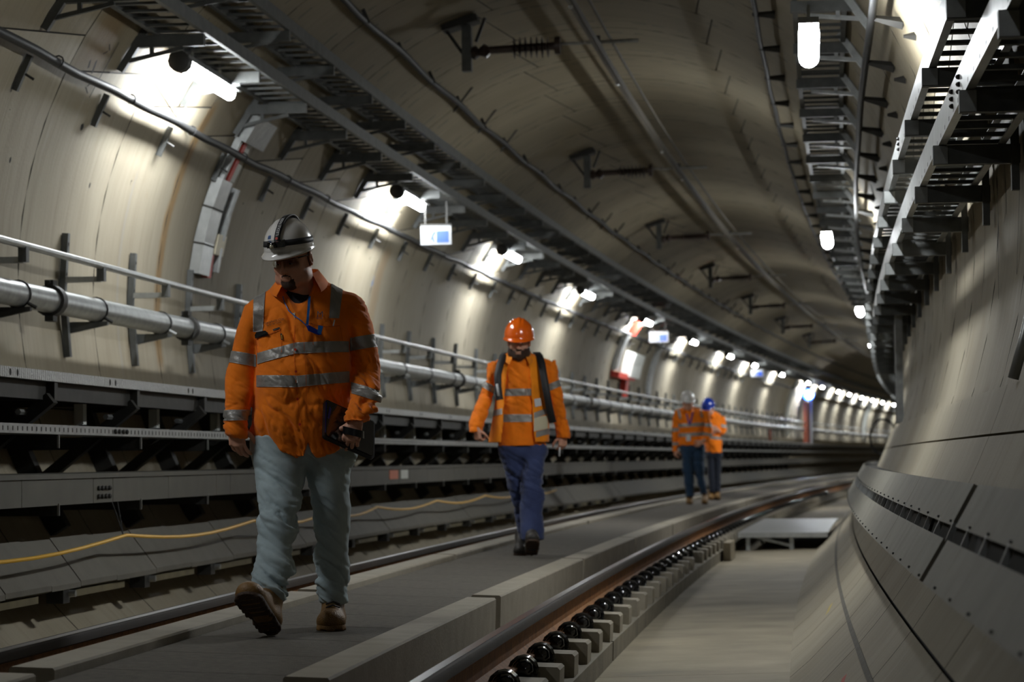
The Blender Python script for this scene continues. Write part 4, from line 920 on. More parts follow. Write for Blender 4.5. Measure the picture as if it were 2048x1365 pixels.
def head_mesh(c, R, h, beard, fat=1.0, seed=0):
    """head in its own frame: x to the picture's right, -y forward, z up; returns skin mesh and beard mesh in body coordinates"""
    S = SDF((-.13, -.16, -.26), (.13, .13, .17), h)
    S.ell((0, .012, .045), (.076 * fat, .096, .095), k=.02)
    S.ell((0, -.018, -.03), (.066 * fat, .078, .085), k=.03)
    S.ell((0, -.048, -.085), (.044 * fat, .045, .034), k=.03)        # jaw and chin
    S.ell((0, -.076, -.094), (.019, .016, .016), k=.02)
    for sx in (-1, 1):
        S.ell((sx * .038 * fat, -.058, -.022), (.025, .022, .02), k=.02)    # cheeks
        S.ell((sx * .06 * fat, -.02, -.075), (.02, .04, .03), k=.025)
        S.ell((sx * .03, -.098, .014), (.017, .013, .011), k=.01, cut=True)  # sockets
        S.ell((sx * .03, -.083, .012), (.014, .012, .009), k=.006)       # lids
        S.cone((sx * .012, -.093, .03), (sx * .05, -.078, .032), .009, .007, .012)  # brow
        S.ell((sx * .082 * fat, .012, -.002), (.009, .022, .033), R=rot(sx * .35, .1), k=.006); S.ell((sx * .088 * fat, .006, .0), (.006, .012, .02), R=rot(sx * .35), k=.003, cut=True)
        S.ell((sx * .012, -.106, -.026), (.009, .010, .008), k=.006)
    S.cone((0, -.090, .018), (0, -.112, -.022), .009, .013, .008)         # nose
    S.cone((-.020, -.094, -.052), (.020, -.094, -.052), .0065, .0065, .006); S.cone((-.017, -.092, -.064), (.017, -.092, -.064), .0085, .0085, .006)
    S.cone((-.024, -.105, -.0575), (.024, -.105, -.0575), .0025, .0025, .003, cut=True)
    S.cone((0, .025, -.04), (0, .03, -.24), .062 * fat, .070 * fat, .03, sc=(1, .95, 1))
    v, q = S.mesh(); v = relax(v, q, 1)
    # beard: faces of the jaw region, lifted
    N = normals(v, q); x, y, z = v[:, 0], v[:, 1], v[:, 2]
    if beard == 'goatee':
        nz = vnoise(v * 130, 3) * .16 + vnoise(v * 45, 4) * .12
        ring = (((x / .034) ** 2 + ((z + .084) / .046) ** 2) < 1 + nz) & (y < -.062) & ~(((x / .021) ** 2 + ((z + .061) / .0115) ** 2) < 1 + nz)
    elif beard == 'full':
        ring = (z < -.03 - .0 * np.abs(x)) & (y < .01 - (z + .03) * -.3) & (z > -.135) & (y < .0) & ~((np.abs(x) < .019) & (z > -.070) & (z < -.048)) & ~((z > -.05) & (np.abs(x) < .04) & (np.abs(x) > .022) & (z > -.04))
    else: ring = np.zeros(len(v), bool)
    fb = q[ring[q].all(1)]; bv = None
    if len(fb):
        us = np.unique(fb); mp = -np.ones(len(v), int); mp[us] = np.arange(len(us))
        lift = .0012 + .0016 * vnoise(v[us] * 260, seed) + (.007 if beard == 'full' else .0); bv = (v[us] + N[us] * lift[:, None], mp[fb])
    hairm = (z > -.035) & (y > .0) & (z < .06) & (np.abs(x) > .03) & ~((np.abs(x) > .079 * fat)); fh = q[hairm[q].all(1)]; us = np.unique(fh); mp = -np.ones(len(v), int); mp[us] = np.arange(len(us))
    hv = (v[us] + N[us] * .003, mp[fh])
    T = lambda p: p @ np.array(R).T + np.array(c)
    return (T(v), q), (None if bv is None else (T(bv[0]), bv[1])), (T(hv[0]), hv[1])
def hand_mesh(wr, d, n, side, h, curl=.5, spread=.06, sc=1.0, thumb_curl=.3, grip=0.0):
    """wr wrist, d direction to the fingers, n palm normal, side +1/-1 for which side the thumb leaves (along l = d x n)"""
    wr = Vector(wr); d = Vector(d).normalized(); n = Vector(n); n = (n - d * n.dot(d)).normalized(); l = d.cross(n) * side
    lo = np.array(wr) - .24; hi = np.array(wr) + .24; S = SDF(lo, hi, h)
    P = lambda a, b, c: np.array(wr + (d * a + l * b + n * c) * sc)
    r = lambda x: x * sc
    S.cone(P(-.035, 0, 0), P(.005, 0, 0), r(.027), r(.026), .01)
    for b, a1 in ((-.030, .078), (-.010, .088), (.011, .090), (.030, .084)): S.cone(P(.01, b * .55, 0), P(a1, b, -.002), r(.018), r(.0125), .012)
    S.ell(P(.035, .022, .010), (r(.026), r(.022), r(.022)), k=.012)
    for i, (b, a1, L) in enumerate(((.030, .086, .074), (.010, .092, .083), (-.011, .089, .077), (-.031, .079, .062))):
        th = -spread * (1.5 - i) * -1; p = P(a1, b, -.002); c = curl * (1 + .12 * i); ang = 0.15 + c * .9; rr = (.0098, .0090, .0084, .0074)
        if i == 3: rr = tuple(x * .88 for x in rr)
        base = d * math.cos(th) + l * math.sin(th)
        for j, f in enumerate((.46, .30, .24)):
            dr = base * math.cos(ang) + n * math.sin(ang); e = p + np.array(dr) * L * f * sc; S.cone(p, e, r(rr[j]), r(rr[j + 1]), .0025); p = e; ang += c * (.9 if j == 0 else .6)
    p = P(.022, .026, .008); 
    for dr, L, r0, r1 in ((d * .62 + l * .70 + n * .35, .044, .0135, .0115), (d * .86 + l * (.42 - thumb_curl * .4) + n * (.25 + thumb_curl), .034, .0115, .0105), (d * .93 + l * (.1 - thumb_curl * .5) + n * (.2 + thumb_curl), .028, .0105, .0085)):
        e = p + np.array(dr.normalized()) * L * sc; S.cone(p, e, r(r0), r(r1), .004); p = e
    v, q = S.mesh(); return v, q
def helmet(parent, c, R, mat, ridge=True, w=1.0, sc=1.0):
    """hard hat: ridged dome with a brim that reaches forward (-y)"""
    nu, nv = 72, 26; vs = []
    def dome(a, t):      # a around, t 0 top .. 1 rim
        ph = t * math.pi / 2 * 1.04; rr = math.sin(ph) ** .92; zz = .142 * math.cos(ph) if ph < math.pi / 2 else -.01 * (t - .96)
        x = .118 * w * rr * math.cos(a); y = .142 * w * rr * math.sin(a); lift = 0
        if ridge:
            for cx, wd, am in ((0, .017, .0085), (-.036, .010, .005), (.036, .010, .005)):
                lift += am * math.exp(-((x - cx) / wd) ** 4) * max(0, min(1, (zz - .045) / .04)) * (1 if y > -.09 else .6)
        return x, y, zz + lift
    for j in range(nv + 1):
        t = j / nv
        for i in range(nu): vs.append(dome(2 * math.pi * i / nu, t))
    base = len(vs) - nu
    for ring, (grow, dz) in enumerate(((.006, -.012), (.010, -.016), (.008, -.021), (-.004, -.018), (-.006, .02))):
        for i in range(nu):
            a = 2 * math.pi * i / nu; f = max(0, -math.sin(a)) ** 1.6; x, y, z = vs[base + i]; k = 1 + grow * (1 if f > 0 else .55) / .13
            fw = .042 * f if grow > 0 else 0
            vs.append((x * k * (1 + .02 * f), y * k - fw, dz - (.012 * f if grow > 0 else 0) + .0))
    fs = []
    for j in range(nv + 5):
        for i in range(nu): fs.append((j * nu + i, j * nu + (i + 1) % nu, j * nu + nu + (i + 1) % nu, j * nu + nu + i)[::-1])
    v = np.array(vs) * sc @ np.array(R).T + np.array(c)
    o = mk('helmet', v, fs, mat, parent); return o, dome
def bootmesh(toe, heel, up, h, width=.055, Lh=.12):
    """boot from heel to toe along the sole; up = direction of the shaft from the sole"""
    toe = np.array(toe, float); heel = np.array(heel, float); d = toe - heel; L = np.linalg.norm(d); d /= L; up = np.array(up, float); up -= d * (up @ d); up /= np.linalg.norm(up); l = np.cross(d, up)
    S = SDF((-.10, -.03, -.04), (.10, L + .06, .22), h)
    # local: x lateral, y heel->toe, z up
    S.cone((0, .045, .03), (0, L - .055, .028), width * .82, width, .01, sc=(1, 1, .62)); S.ell((0, L - .06, .045), (width * .95, .07, .045), k=.02)
    S.cone((0, .05, .05), (0, L * .62, .06), .045, .042, .03); S.cone((0, .055, .05), (0, .05, .165), .047, .054, .03); S.cone((0, L * .55, .06), (0, .08, .13), .040, .045, .03)
    sl, X, Y, Z = S.sub((-.2, -.2, -.2), (.2, .6, .4)); S.g[sl] = np.maximum(S.g[sl], -Z)
    v, q = S.mesh()
    T = SDF((-.10, -.03, -.04), (.10, L + .06, .10), h)
    T.cone((0, .04, .0), (0, L - .055, .0), width * .84, width * 1.06, .01); T.cone((0, .04, .0), (0, L * .55, .0), width * .86, width * .84, .01)
    sl, X, Y, Z = T.sub((-.2, -.2, -.2), (.2, .6, .4)); g = T.g[sl]; tr = .0035 * np.sign(np.sin(Y * 190) + 0 * Z) ; arch = np.where((Y > L * .30) & (Y < L * .45), .008, 0)
    T.g[sl] = np.maximum(np.maximum(g, Z - .030), (-.002 + tr + arch) - Z)
    v2, q2 = T.mesh(); Mx = np.stack([l, d, up], 0)
    return (v @ Mx + heel, q), (v2 @ Mx + heel, q2)
def person(label, pos_s, px, D, loc_u=None):
    th = YAW + math.atan((1024 - px) / FPX); o = bpy.data.objects.new('person', None); COL.objects.link(o)
    Rm = Matrix.Rotation(th, 3, 'Z'); fwd = Rm @ Vector((0, 1, 0)); p = Vector((CAMU, 0, 0)) + fwd * D
    o.location = (p.x, p.y, 0); o.rotation_euler = (0, 0, th); o.empty_display_size = .2
    tag(o, label, 'person'); return o
def stz(F, rows, dy=0.0):
    """rows (py, x0px, x1px, y, ry) -> zloft stations"""
    out = []
    for py, x0, x1, y, ry in rows: a, z = F(x0, py); b, _ = F(x1, py); out.append((z, (a + b) / 2, y + dy, (b - a) / 2, ry))
    return out
def mapper(px0, D, hy):
    return lambda px, py, y=0.0: ((px - px0) * (D + y) / FPX, CAMH - (py - hy) * (D + y) / FPX)
def rows(F, L, ins=0.0):
    out = []
    for py, x0, x1, y, ry in L:
        a, z = F(x0, py, y); b, _ = F(x1, py, y); out.append((z, (a + b) / 2, y, max(.01, (b - a) / 2 - ins), max(.01, ry - ins)))
    return out
def cutz(S, fz, keep_above=True):
    sl, X, Y, Z = S.sub(S.lo, S.lo + S.h * S.n); d = fz(X, Y) - Z; S.g[sl] = np.maximum(S.g[sl], (d if keep_above else -d).astype(np.float32))
def build_body(root, headv, hands, torso, limbs, lo, hi, mat='skin'):
    S = SDF(lo, hi, .018)
    for L in torso: S.zloft(L, k=.02)
    for L in limbs: S.zloft(L, k=.02)
    v, q = S.mesh(); V = [v]; Q = [q]; n = len(v)
    for hv, hq in [headv] + hands: V.append(hv); Q.append(hq + n); n += len(hv)
    return mk('body', np.concatenate(V), np.concatenate(Q), mat, root)
def planes_line(x0, z0, m, hw): return [((x0, 0, z0 + hw), (-m, 0, 1)), ((x0, 0, z0 - hw), (m, 0, -1))]
def xclip(a, b): return [((a, 0, 0), (-1, 0, 0)), ((b, 0, 0), (1, 0, 0))]
def collar(root, c, r, mat, drop, tilt=(0, 0), ry=1.0, open_=.55, h0=.03, name='collar'):
    n = 28; vs = []; a0 = -math.pi / 2 + open_; a1 = 3 * math.pi / 2 - open_
    for i in range(n + 1):
        t = i / n; a = a0 + (a1 - a0) * t; f = max(0, 1 - min(t, 1 - t) * 6)      # front tips
        ca, sa = math.cos(a), math.sin(a); tz = tilt[0] * ca + tilt[1] * sa
        for rr, dz in ((r, -.02), (r * 1.03, h0), (r * 1.10, h0 + .006), (r * 1.62 + .02 * f, h0 - .046 - drop * f), (r * 1.58 + .02 * f, h0 - .052 - drop * f)):
            xx = rr * ca; yy = rr * sa * ry - (.018 * f if dz < h0 - .01 and dz != -.02 else 0)
            vs.append((c[0] + xx, c[1] + yy, c[2] + dz + tz))
    fs = [(5 * i + j, 5 * i + j + 1, 5 * i + 6 + j, 5 * i + 5 + j) for i in range(n) for j in range(4)]
    return mk(name, vs, fs, mat, root)
# ---------------------------------------------------------------- man 1
D1 = 10.76; F1 = mapper(600, D1, 924.7)
p1 = person('man in white helmet and pale jeans carrying a black tablet, walking in front', 0, 600, D1); HV = .0055
tor = [(556,574,640,.0,.07),(566,556,656,.01,.085),(578,541,676,.015,.10),(592,522,697,.02,.12),(606,511,704,.02,.13),(620,504,706,.01,.14),(660,509,703,0,.155),(700,512,699,-.01,.165),(746,512,697,-.02,.175),(787,508,699,-.02,.18),(820,504,702,-.02,.18),(863,500,707,-.01,.172),(893,502,708,0,.165),(922,506,704,0,.155)]
aL = [(614,492,545,.02,.065),(634,484,540,.02,.08),(660,474,532,.02,.075),(710,463,519,.02,.07),(746,454,516,.01,.066),(763,452,513,0,.065),(783,451,510,-.02,.062),(819,449,499,-.05,.055),(843,449,495,-.07,.05),(872,451,492,-.08,.043)]
aR = [(610,672,724,.02,.07),(625,680,738,.02,.08),(658,690,747,.02,.078),(700,697,753,.03,.075),(742,699,757,.02,.072),(770,698,757,-.06,.072),(790,698,757,-.12,.07),(811,692,752,-.19,.066),(828,686,747,-.235,.058),(845,686,738,-.25,.054)]
lL = [(872,500,612,0,.14),(916,503,611,-.02,.13),(946,508,608,-.05,.12),(965,512,606,-.07,.11),(1005,517,598,-.13,.1),(1015,519,596,-.14,.1),(1048,514,590,-.17,.095),(1080,514,585,-.2,.09),(1114,512,581,-.24,.085),(1133,506,581,-.26,.085),(1147,507,581,-.28,.085),(1160,509,576,-.29,.08),(1180,514,567,-.31,.07),(1200,526,561,-.33,.062)]
lR = [(872,600,708,0,.14),(906,606,713,.0,.13),(946,611,700,.0,.12),(988,618,697,.01,.11),(1025,624,698,.02,.1),(1064,628,697,.05,.095),(1100,627,694,.08,.09),(1124,622,694,.1,.09),(1137,622,698,.11,.09),(1147,629,694,.12,.085),(1180,636,692,.14,.08),(1204,636,692,.15,.08)]
lo, hi = (-.42, -.42, .55), (.42, .34, 1.60)
S = SDF(lo, hi, HV)
S.zloft(rows(F1, tor), k=.03)
S.ell((*[F1(518, 630)[0]], .02, F1(518, 630)[1]), (.062, .085, .07), k=.05); S.ell((F1(704, 622)[0], .02, F1(704, 622)[1]), (.065, .085, .075), k=.05)
S.zloft(rows(F1, aL), k=.02); S.zloft(rows(F1, aR), k=.02)
hx = np.array([F1(q, 0)[0] for q in (440, 501, 533, 560, 593, 606, 612, 615, 628, 658, 682, 706, 770)])
hzv = np.array([F1(600, q)[1] for q in (862, 869, 887, 902, 916, 917, 884, 884, 917, 907, 897, 876, 868)])
sl, X, Y, Z = S.sub(S.lo, S.lo + S.h * S.n)
xt0, xt1 = F1(497, 0)[0], F1(709, 0)[0]; inb = (X > xt0 - .0) & (X < xt1) & (Y > -.30 + 0 * X)
hemz = np.interp(X[:, 0, 0], hx, hzv)[:, None, None]; hemz = np.where(Y > .05, hemz * 0 + F1(0, 895)[1], hemz)
S.g[sl] = np.maximum(S.g[sl], np.where(inb & (Z < F1(0, 850)[1]), hemz - Z, -1).astype(np.float32))
xn, zn = F1(598, 585); 
S.cone((xn, .0, zn + .0), (xn - .01, -.02, zn + .14), .074, .078, .008, cut=True)
xv, zv = F1(589, 648); S.cone((xv, -.17, zv), (xn - .006, -.135, zn - .012), .002, .058, .004, cut=True); S.cone((xn - .006, -.135, zn - .012), (xn, -.04, zn + .05), .058, .07, .004, cut=True)
v, q = S.mesh(); v = relax(v, q, 1)
xl_, xr_ = F1(505, 0)[0], F1(700, 0)[0]
arm_ = lambda v: np.clip(np.maximum((xl_ - v[:, 0]), (v[:, 0] - xr_)) / .03 + .5, 0, 1)
v = wrinkle(v, q, .0085, 3, (8, 6, 7), lambda v: (1 - arm_(v)) * np.clip((1.46 - v[:, 2]) / .1, .3, 1) * np.where(v[:, 2] > 1.13, .75, 1), .8); v = wrinkle(v, q, .011, 8, (6, 6, 19), lambda v: arm_(v) * np.clip((1.30 - v[:, 2]) / .2, .3, 1), .5); v = relax(v, q, 1, .2); vs1, qs1 = v, q
shirt = mk('work_shirt', v, q, 'hivis_orange', p1, label='orange long-sleeved high-visibility shirt')
bv1 = BVHTree.FromPolygons([tuple(p) for p in v.tolist()], [tuple(int(i) for i in p) for p in q])
def b1(name, px0, py0, pxa, pya, wpx, xa, xb, extra=()):
    (x0, z0), (x1, z1) = F1(px0, py0), F1(pxa, pya); m = (z1 - z0) / (x1 - x0); hw = wpx * D1 / FPX / 2
    return band(name, vs1, qs1, planes_line(x0, z0, m, hw) + xclip(F1(xa, 0)[0], F1(xb, 0)[0]) + list(extra), 'reflective_tape', shirt, label='grey reflective tape')
b1('tape', 513, 720, 590, 701, 22, 514.5, 590); b1('tape', 590, 701, 692, 697, 22, 590, 696.5)
b1('tape', 513, 764, 593, 767, 23, 513, 593); b1('tape', 593, 767, 698, 757, 22, 593, 697)
b1('tape', 464, 714, 517, 724, 24, 440, 512); b1('tape', 449, 831, 496, 831, 21, 430, 505); b1('tape', 697, 692, 753, 683, 26, 699, 770)
(x0, z0), (x1, z1) = F1(699, 778, -.05), F1(754, 796, -.05); mm = (z1 - z0) / (x1 - x0)
band('tape', vs1, qs1, planes_line(x0, z0, mm, .026) + xclip(F1(699.5, 0)[0], .6), 'reflective_tape', shirt)
def vtape(xa_t, xb_t, pt, xa_b, xb_b, pb):
    (a, zt), (b, _), (c, zb), (d, _) = F1(xa_t, pt), F1(xb_t, pt), F1(xa_b, pb), F1(xb_b, pb); k1 = (a - c) / (zt - zb); k2 = (b - d) / (zt - zb)
    return band('tape', vs1, qs1, [((c, 0, zb), (-1, 0, k1)), ((d, 0, zb), (1, 0, -k2)), ((0, 0, zb), (0, 0, -1)), ((0, 0, zt + .06), (0, 0, 1)), ((0, .12, 0), (0, 1, 0))], 'reflective_tape', shirt)
vtape(508, 532, 577, 507, 526, 666); vtape(663, 688, 563, 657, 677, 641)
# undershirt
S = SDF((-.2, -.2, 1.15), (.2, .2, 1.52), .007); S.zloft(rows(F1, [(590,560,640,.0,.085)] + tor[4:8], .016), k=.01); S.cone((xn, -.0, zn - .02), (xn - .005, -.01, zn + .005), .075, .071, .02)
v, q = S.mesh(); mk('undershirt', v, q, 'black_shirt', p1, label='black crew-neck undershirt')
# jeans
S = SDF((-.30, -.46, .08), (.32, .32, .92), .007); S.zloft(rows(F1, lL), k=.02); S.zloft(rows(F1, lR), k=.03)
x_, z_ = F1(606, 890); S.ell((x_, 0, z_), (.225, .135, .10), k=.04)
v, q = S.mesh(); v = relax(v, q, 1); v = wrinkle(v, q, .0135, 11, (3.2, 4, 15), lambda v: .35 + .9 * np.exp(-((v[:, 2] - .50) / .12) ** 2) + 1.0 * np.exp(-((v[:, 2] - .17) / .10) ** 2) + .6 * np.exp(-((v[:, 2] - .78) / .08) ** 2), .7); v = relax(v, q, 1, .2)
jeans = mk('jeans', v, q, 'jeans_pale', p1, label='pale blue denim jeans')
for pts_, rr in (([(506, 1198, -.33), (520, 1204, -.39), (540, 1209, -.40), (560, 1208, -.35)], .006),): pass
# boots
G0 = -.017
hx_, hz_ = F1(541, 1256, -.40); toe_x = hx_ - .112; (uv_, uq_), (sv_, sq_) = bootmesh((toe_x, -.60, G0 + .185), (hx_, -.37, G0 + .012), (.05, .42, .85), .006, .060)
bt = mk('boot', uv_, uq_, 'leather_tan', p1, label='tan leather boot lifted on its heel'); mk('sole', sv_, sq_, 'sole_brown', bt)
bx, _ = F1(661, 1247, .1); (uv_, uq_), (sv_, sq_) = bootmesh((bx - .012, -.06, G0), (bx + .006, .25, G0), (0, .05, 1), .006, .062)
bt = mk('boot', uv_, uq_, 'leather_tan', p1, label='tan leather boot flat on the ground'); mk('sole', sv_, sq_, 'leather_tan', bt)
for k in range(5): mk('lace', *(lambda m: (m.v, m.f))(MB(local=True).tube([(bx - .03, .03 + .022 * k, .075 + .014 * k), (bx, .015 + .022 * k, .088 + .014 * k), (bx + .03, .03 + .022 * k, .075 + .014 * k)], .004, 5)), 'strap_black', bt)
# head, hands, body
cx_, cz_ = F1(585, 521, -.09); R1 = rot(-.42, .34, -.04); c1 = (cx_, -.085, cz_)
hd, bd, hr = head_mesh(c1, R1, .0042, 'goatee', 1.04, 1)
hw = F1(470, 852, -.08); H1 = hand_mesh((hw[0], -.08, hw[1]), (.14, -.05, -1), (.45, .9, 0), 1, .0031, curl=.42, sc=.95)
tw = F1(710, 846, -.25); H2 = hand_mesh((tw[0], -.243, tw[1] + .004), (-.28, -.12, -.95), (.1, 1, 0), -1, .0031, curl=.55, sc=.97, thumb_curl=.1)
body = build_body(p1, hd, [H1, H2], [rows(F1, tor[4:-1], .05)], [rows(F1, aL[:-1], .03), rows(F1, aR[:-3], .03), rows(F1, lL, .035), rows(F1, lR, .035)], (-.42, -.46, .02), (.42, .34, 1.55))
mk('goatee', *bd, 'hair', p1); mk('hair', *hr, 'hair', p1)
for sx in (-1, 1):
    e = np.array(c1) + R1 @ np.array([sx * .030, -.082, .010]); m = MB(local=True).ell(e, (.0115, .0115, .0115), 12, 8); eo = mk('eye', m.v, m.f, 'eye_white', p1)
    e = np.array(c1) + R1 @ np.array([sx * .030, -.0915, .006]); m = MB(local=True).ell(e, (.0045, .0035, .0045), 10, 6); mk('iris', m.v, m.f, 'eye_dark', eo)
# safety glasses
m = MB(local=True)
def hp1(x, y, z): return tuple(np.array(c1) + R1 @ np.array([x, y, z]))
for sx in (-1, 1):
    n = 7; P_ = []
    for i in range(n):
        for j in range(4): xx = sx * (.006 + .058 * i / (n - 1)); P_.append(hp1(xx, -.113 + 10.5 * xx * xx, .024 - .010 * j))
    b0 = len(m.v); m.add(P_, [(4 * i + j, 4 * i + j + 1, 4 * i + 5 + j, 4 * i + 4 + j) for i in range(n - 1) for j in range(3)])
gl = mk('safety_glasses', m.v, m.f, 'lens_clear', p1, label='clear safety glasses')
m = MB(local=True)
for sx in (-1, 1): m.tube([hp1(sx * .064, -.070, .025), hp1(sx * .081, -.03, .022), hp1(sx * .088, .01, .018)], .0028, 6)
m.tube([hp1(x_, -.113 + 10.5 * x_ * x_, .027) for x_ in (-.064, -.05, -.035, -.018, 0, .018, .035, .05, .064)], .0016, 6)
mk('frame', m.v, m.f, 'strap_black', gl)
# helmet with headlamp
HSC = .90; hc = np.array(c1) + R1 @ np.array([-.006, .004, .058]); Rh = R1 @ rot(0, -.08); ho, dome = helmet(p1, hc, Rh, 'helmet_white', sc=HSC); ho['label'] = 'white ridged safety helmet'
def hpt(x, y, z): return tuple(hc + Rh @ (np.array([x, y, z]) * HSC))
def ring_strap(name, f, wid, par, mat='strap_black', n=60, a0=0, a1=2 * math.pi, lift=.003):
    vs = []
    for i in range(n + 1):
        a = a0 + (a1 - a0) * i / n; t, _ = f(a)
        for dt in (-wid, wid):
            x, y, z = dome(a, t + dt); r_ = math.hypot(x, y) + 1e-6; vs.append(hpt(x * (1 + lift / r_), y * (1 + lift / r_), z + .001))
        for dt in (wid, -wid):
            x, y, z = dome(a, t + dt); r_ = math.hypot(x, y) + 1e-6; vs.append(hpt(x * (1 + .0008 / r_), y * (1 + .0008 / r_), z))
    fs = [(4 * i + j, 4 * i + (j + 1) % 4, 4 * i + 4 + (j + 1) % 4, 4 * i + 4 + j) for i in range(n) for j in range(4)]
    return mk(name, vs, fs, mat, par)
st = ring_strap('headlamp_strap', lambda a: (.83 + .05 * math.sin(a), 0), .062, ho)
# top strap from the lamp over the crown
def over(s_, off, lift):      # s_ 0 front .. 1 back
    t = (s_ - .5) * 2; a = math.pi / 2 if t > 0 else -math.pi / 2; x, y, z = dome(a, abs(t) * .86); nn = np.array([0, y / .142 ** 2, z / .142 ** 2]); nn /= np.linalg.norm(nn) + 1e-9
    return hpt(off * 1.0 + .0, y + nn[1] * lift, z + nn[2] * lift)
vs = []; n = 40
for i in range(n + 1):
    for off, l in ((-.0145, .009), (.0145, .009), (.0145, .002), (-.0145, .002)): vs.append(over(i / n, off + .02 * math.sin(math.pi * i / n), l))
mk('crown_strap', vs, [(4 * i + j, 4 * i + (j + 1) % 4, 4 * i + 4 + (j + 1) % 4, 4 * i + 4 + j) for i in range(n) for j in range(4)], 'strap_black', ho)
tp, tf = text_geo('LEDLENSER', .021); 
V = []
for a_, b_ in tp: # along the strap, reading upwards from the lamp
    s_ = .13 + (a_ / .42); V.append(over(s_, -(b_ - .0075) * 1.0 + .02 * math.sin(math.pi * s_), .0105))
mk('strap_lettering', V, tf, 'print_white', ho, smooth=False)
V = [over(.10 + .014 * math.cos(k), .012 * math.sin(k) * .6 + .006, .0108) for k in np.linspace(0, 6.28, 12, endpoint=False)]; mk('strap_badge', V, [tuple(range(12))], 'red', ho, smooth=False)
fx, fy, fz = dome(-math.pi / 2, .78); m = MB(local=True)
for dx, w_ in ((0, .030),): 
    m.add([hpt(x + dx, y, z) for x, y, z in [(-.045, fy + .006, fz + .018), (.045, fy + .006, fz + .018), (.048, fy - .004, fz - .016), (-.048, fy - .004, fz - .016), (-.032, fy - .030, fz + .014), (.032, fy - .030, fz + .014), (.036, fy - .036, fz - .014), (-.036, fy - .036, fz - .014)]],
          [(0, 1, 5, 4), (4, 5, 6, 7), (3, 7, 6, 2), (0, 4, 7, 3), (1, 2, 6, 5), (0, 3, 2, 1)])
hl = mk('headlamp', m.v, m.f, 'black_gloss', ho, smooth=False)
m = MB(local=True).tube([hpt(-.004, fy - .028, fz - .002), hpt(-.004, fy - .046, fz - .006)], .016, 16); mk('headlamp_bezel', m.v, m.f, 'black_gloss', ho)
m = MB(local=True).ell(hpt(-.004, fy - .046, fz - .006), (.011, .006, .011), 12, 6); mk('headlamp_lens', m.v, m.f, 'lamp_lens', ho)
bx_, by_, bz_ = dome(math.pi / 2, .80); m = MB(local=True)
for k in range(1): m.add([hpt(*p_) for p_ in [(-.03, by_ - .005, bz_ - .03), (.03, by_ - .005, bz_ - .03), (.03, by_ - .01, bz_ + .035), (-.03, by_ - .01, bz_ + .035), (-.026, by_ + .035, bz_ - .025), (.026, by_ + .035, bz_ - .025), (.026, by_ + .028, bz_ + .028), (-.026, by_ + .028, bz_ + .028)]], [(0, 1, 5, 4), (4, 5, 6, 7), (3, 7, 6, 2), (0, 4, 7, 3), (1, 2, 6, 5), (0, 3, 2, 1)])
mk('battery_box', m.v, m.f, 'black_gloss', ho, smooth=False)
V = []; fs = []
for k, dx in enumerate((-.011, -.005, .001, .007)):
    for q_ in range(5):
        zz = .045 + .035 * q_ / 4
        for d_ in (0, .003):
            a_ = -math.pi / 2 - .42 + (dx + d_) / .11; t_ = .70 - zz * 2.2 + .08; V.append(hpt(*[c * 1.012 for c in dome(a_, t_)]))
    b_ = k * 10; fs += [(b_ + 2 * j, b_ + 2 * j + 1, b_ + 2 * j + 3, b_ + 2 * j + 2) for j in range(4)]
mk('helmet_logo', V, fs, 'lanyard_blue', ho, smooth=False)
# collar
ccx, ccz = F1(598, 566, -.02)
collar(p1, (ccx, -.01, ccz), .079, 'hivis_orange', .030, tilt=(.016, .020), open_=.72, h0=.034)
# prints and small things on the shirt front
def dec(name, pxs, mat, label=None, off=.0035):
    pts = [F1(a, b, -.15) for a, b in pxs]; return decal(name, pts, [tuple(range(len(pts)))], bv1, mat, shirt, off=off, label=label)
def strip(name, line, w, mat, off=.0035):
    V = []; 
    P_ = [F1(a, b, -.15) for a, b in line]; Q_ = []
    for (xa, za), (xb, zb) in zip(P_[:-1], P_[1:]):
        k = max(1, int(math.hypot(xb - xa, zb - za) / .012)); Q_ += [(xa + (xb - xa) * i / k, za + (zb - za) * i / k) for i in range(k)]
    Q_.append(P_[-1])
    for i, (x, z) in enumerate(Q_):
        x2, z2 = Q_[min(i + 1, len(Q_) - 1)]; x1_, z1_ = Q_[max(i - 1, 0)]; dx, dz = x2 - x1_, z2 - z1_; L_ = math.hypot(dx, dz) + 1e-9; V += [(x - dz / L_ * w / 2, z + dx / L_ * w / 2), (x + dz / L_ * w / 2, z - dx / L_ * w / 2)]
    return decal(name, V, [(2 * i, 2 * i + 1, 2 * i + 3, 2 * i + 2) for i in range(len(Q_) - 1)], bv1, mat, shirt, off=off)
strip('placket', [(589, 652), (587, 700), (590, 750), (594, 800), (600, 860), (610, 884)], .0022, 'hivis_deep'); strip('placket', [(606, 655), (608, 700), (611, 760), (612, 820)], .0015, 'hivis_deep')
for a_, b_ in ((590, 701), (591, 745), (594, 800), (598, 850)):
    dec('button', [(a_ + 2.6 * math.cos(k), b_ + 2.6 * math.sin(k)) for k in np.linspace(0, 6.28, 10, endpoint=False)], 'red', off=.008)
strip('pocket_seam', [(509, 676), (537, 669), (560, 660)], .004, 'hivis_deep'); strip('pocket_seam', [(510, 676), (514, 712)], .002, 'hivis_deep'); strip('pocket_seam', [(560, 660), (563, 706)], .002, 'hivis_deep')
strip('pocket_seam', [(618, 648), (650, 655), (680, 652)], .004, 'hivis_deep'); strip('pocket_seam', [(620, 650), (626, 692)], .002, 'hivis_deep'); strip('pocket_seam', [(680, 652), (686, 690)], .002, 'hivis_deep')
dec('phone', [(509, 669), (512, 663), (530, 661), (535, 665), (536, 670), (510, 676)], 'black_gloss', 'black phone top in the chest pocket', .012)
strip('pen', [(669, 640), (666, 653)], .006, 'print_white', .008)
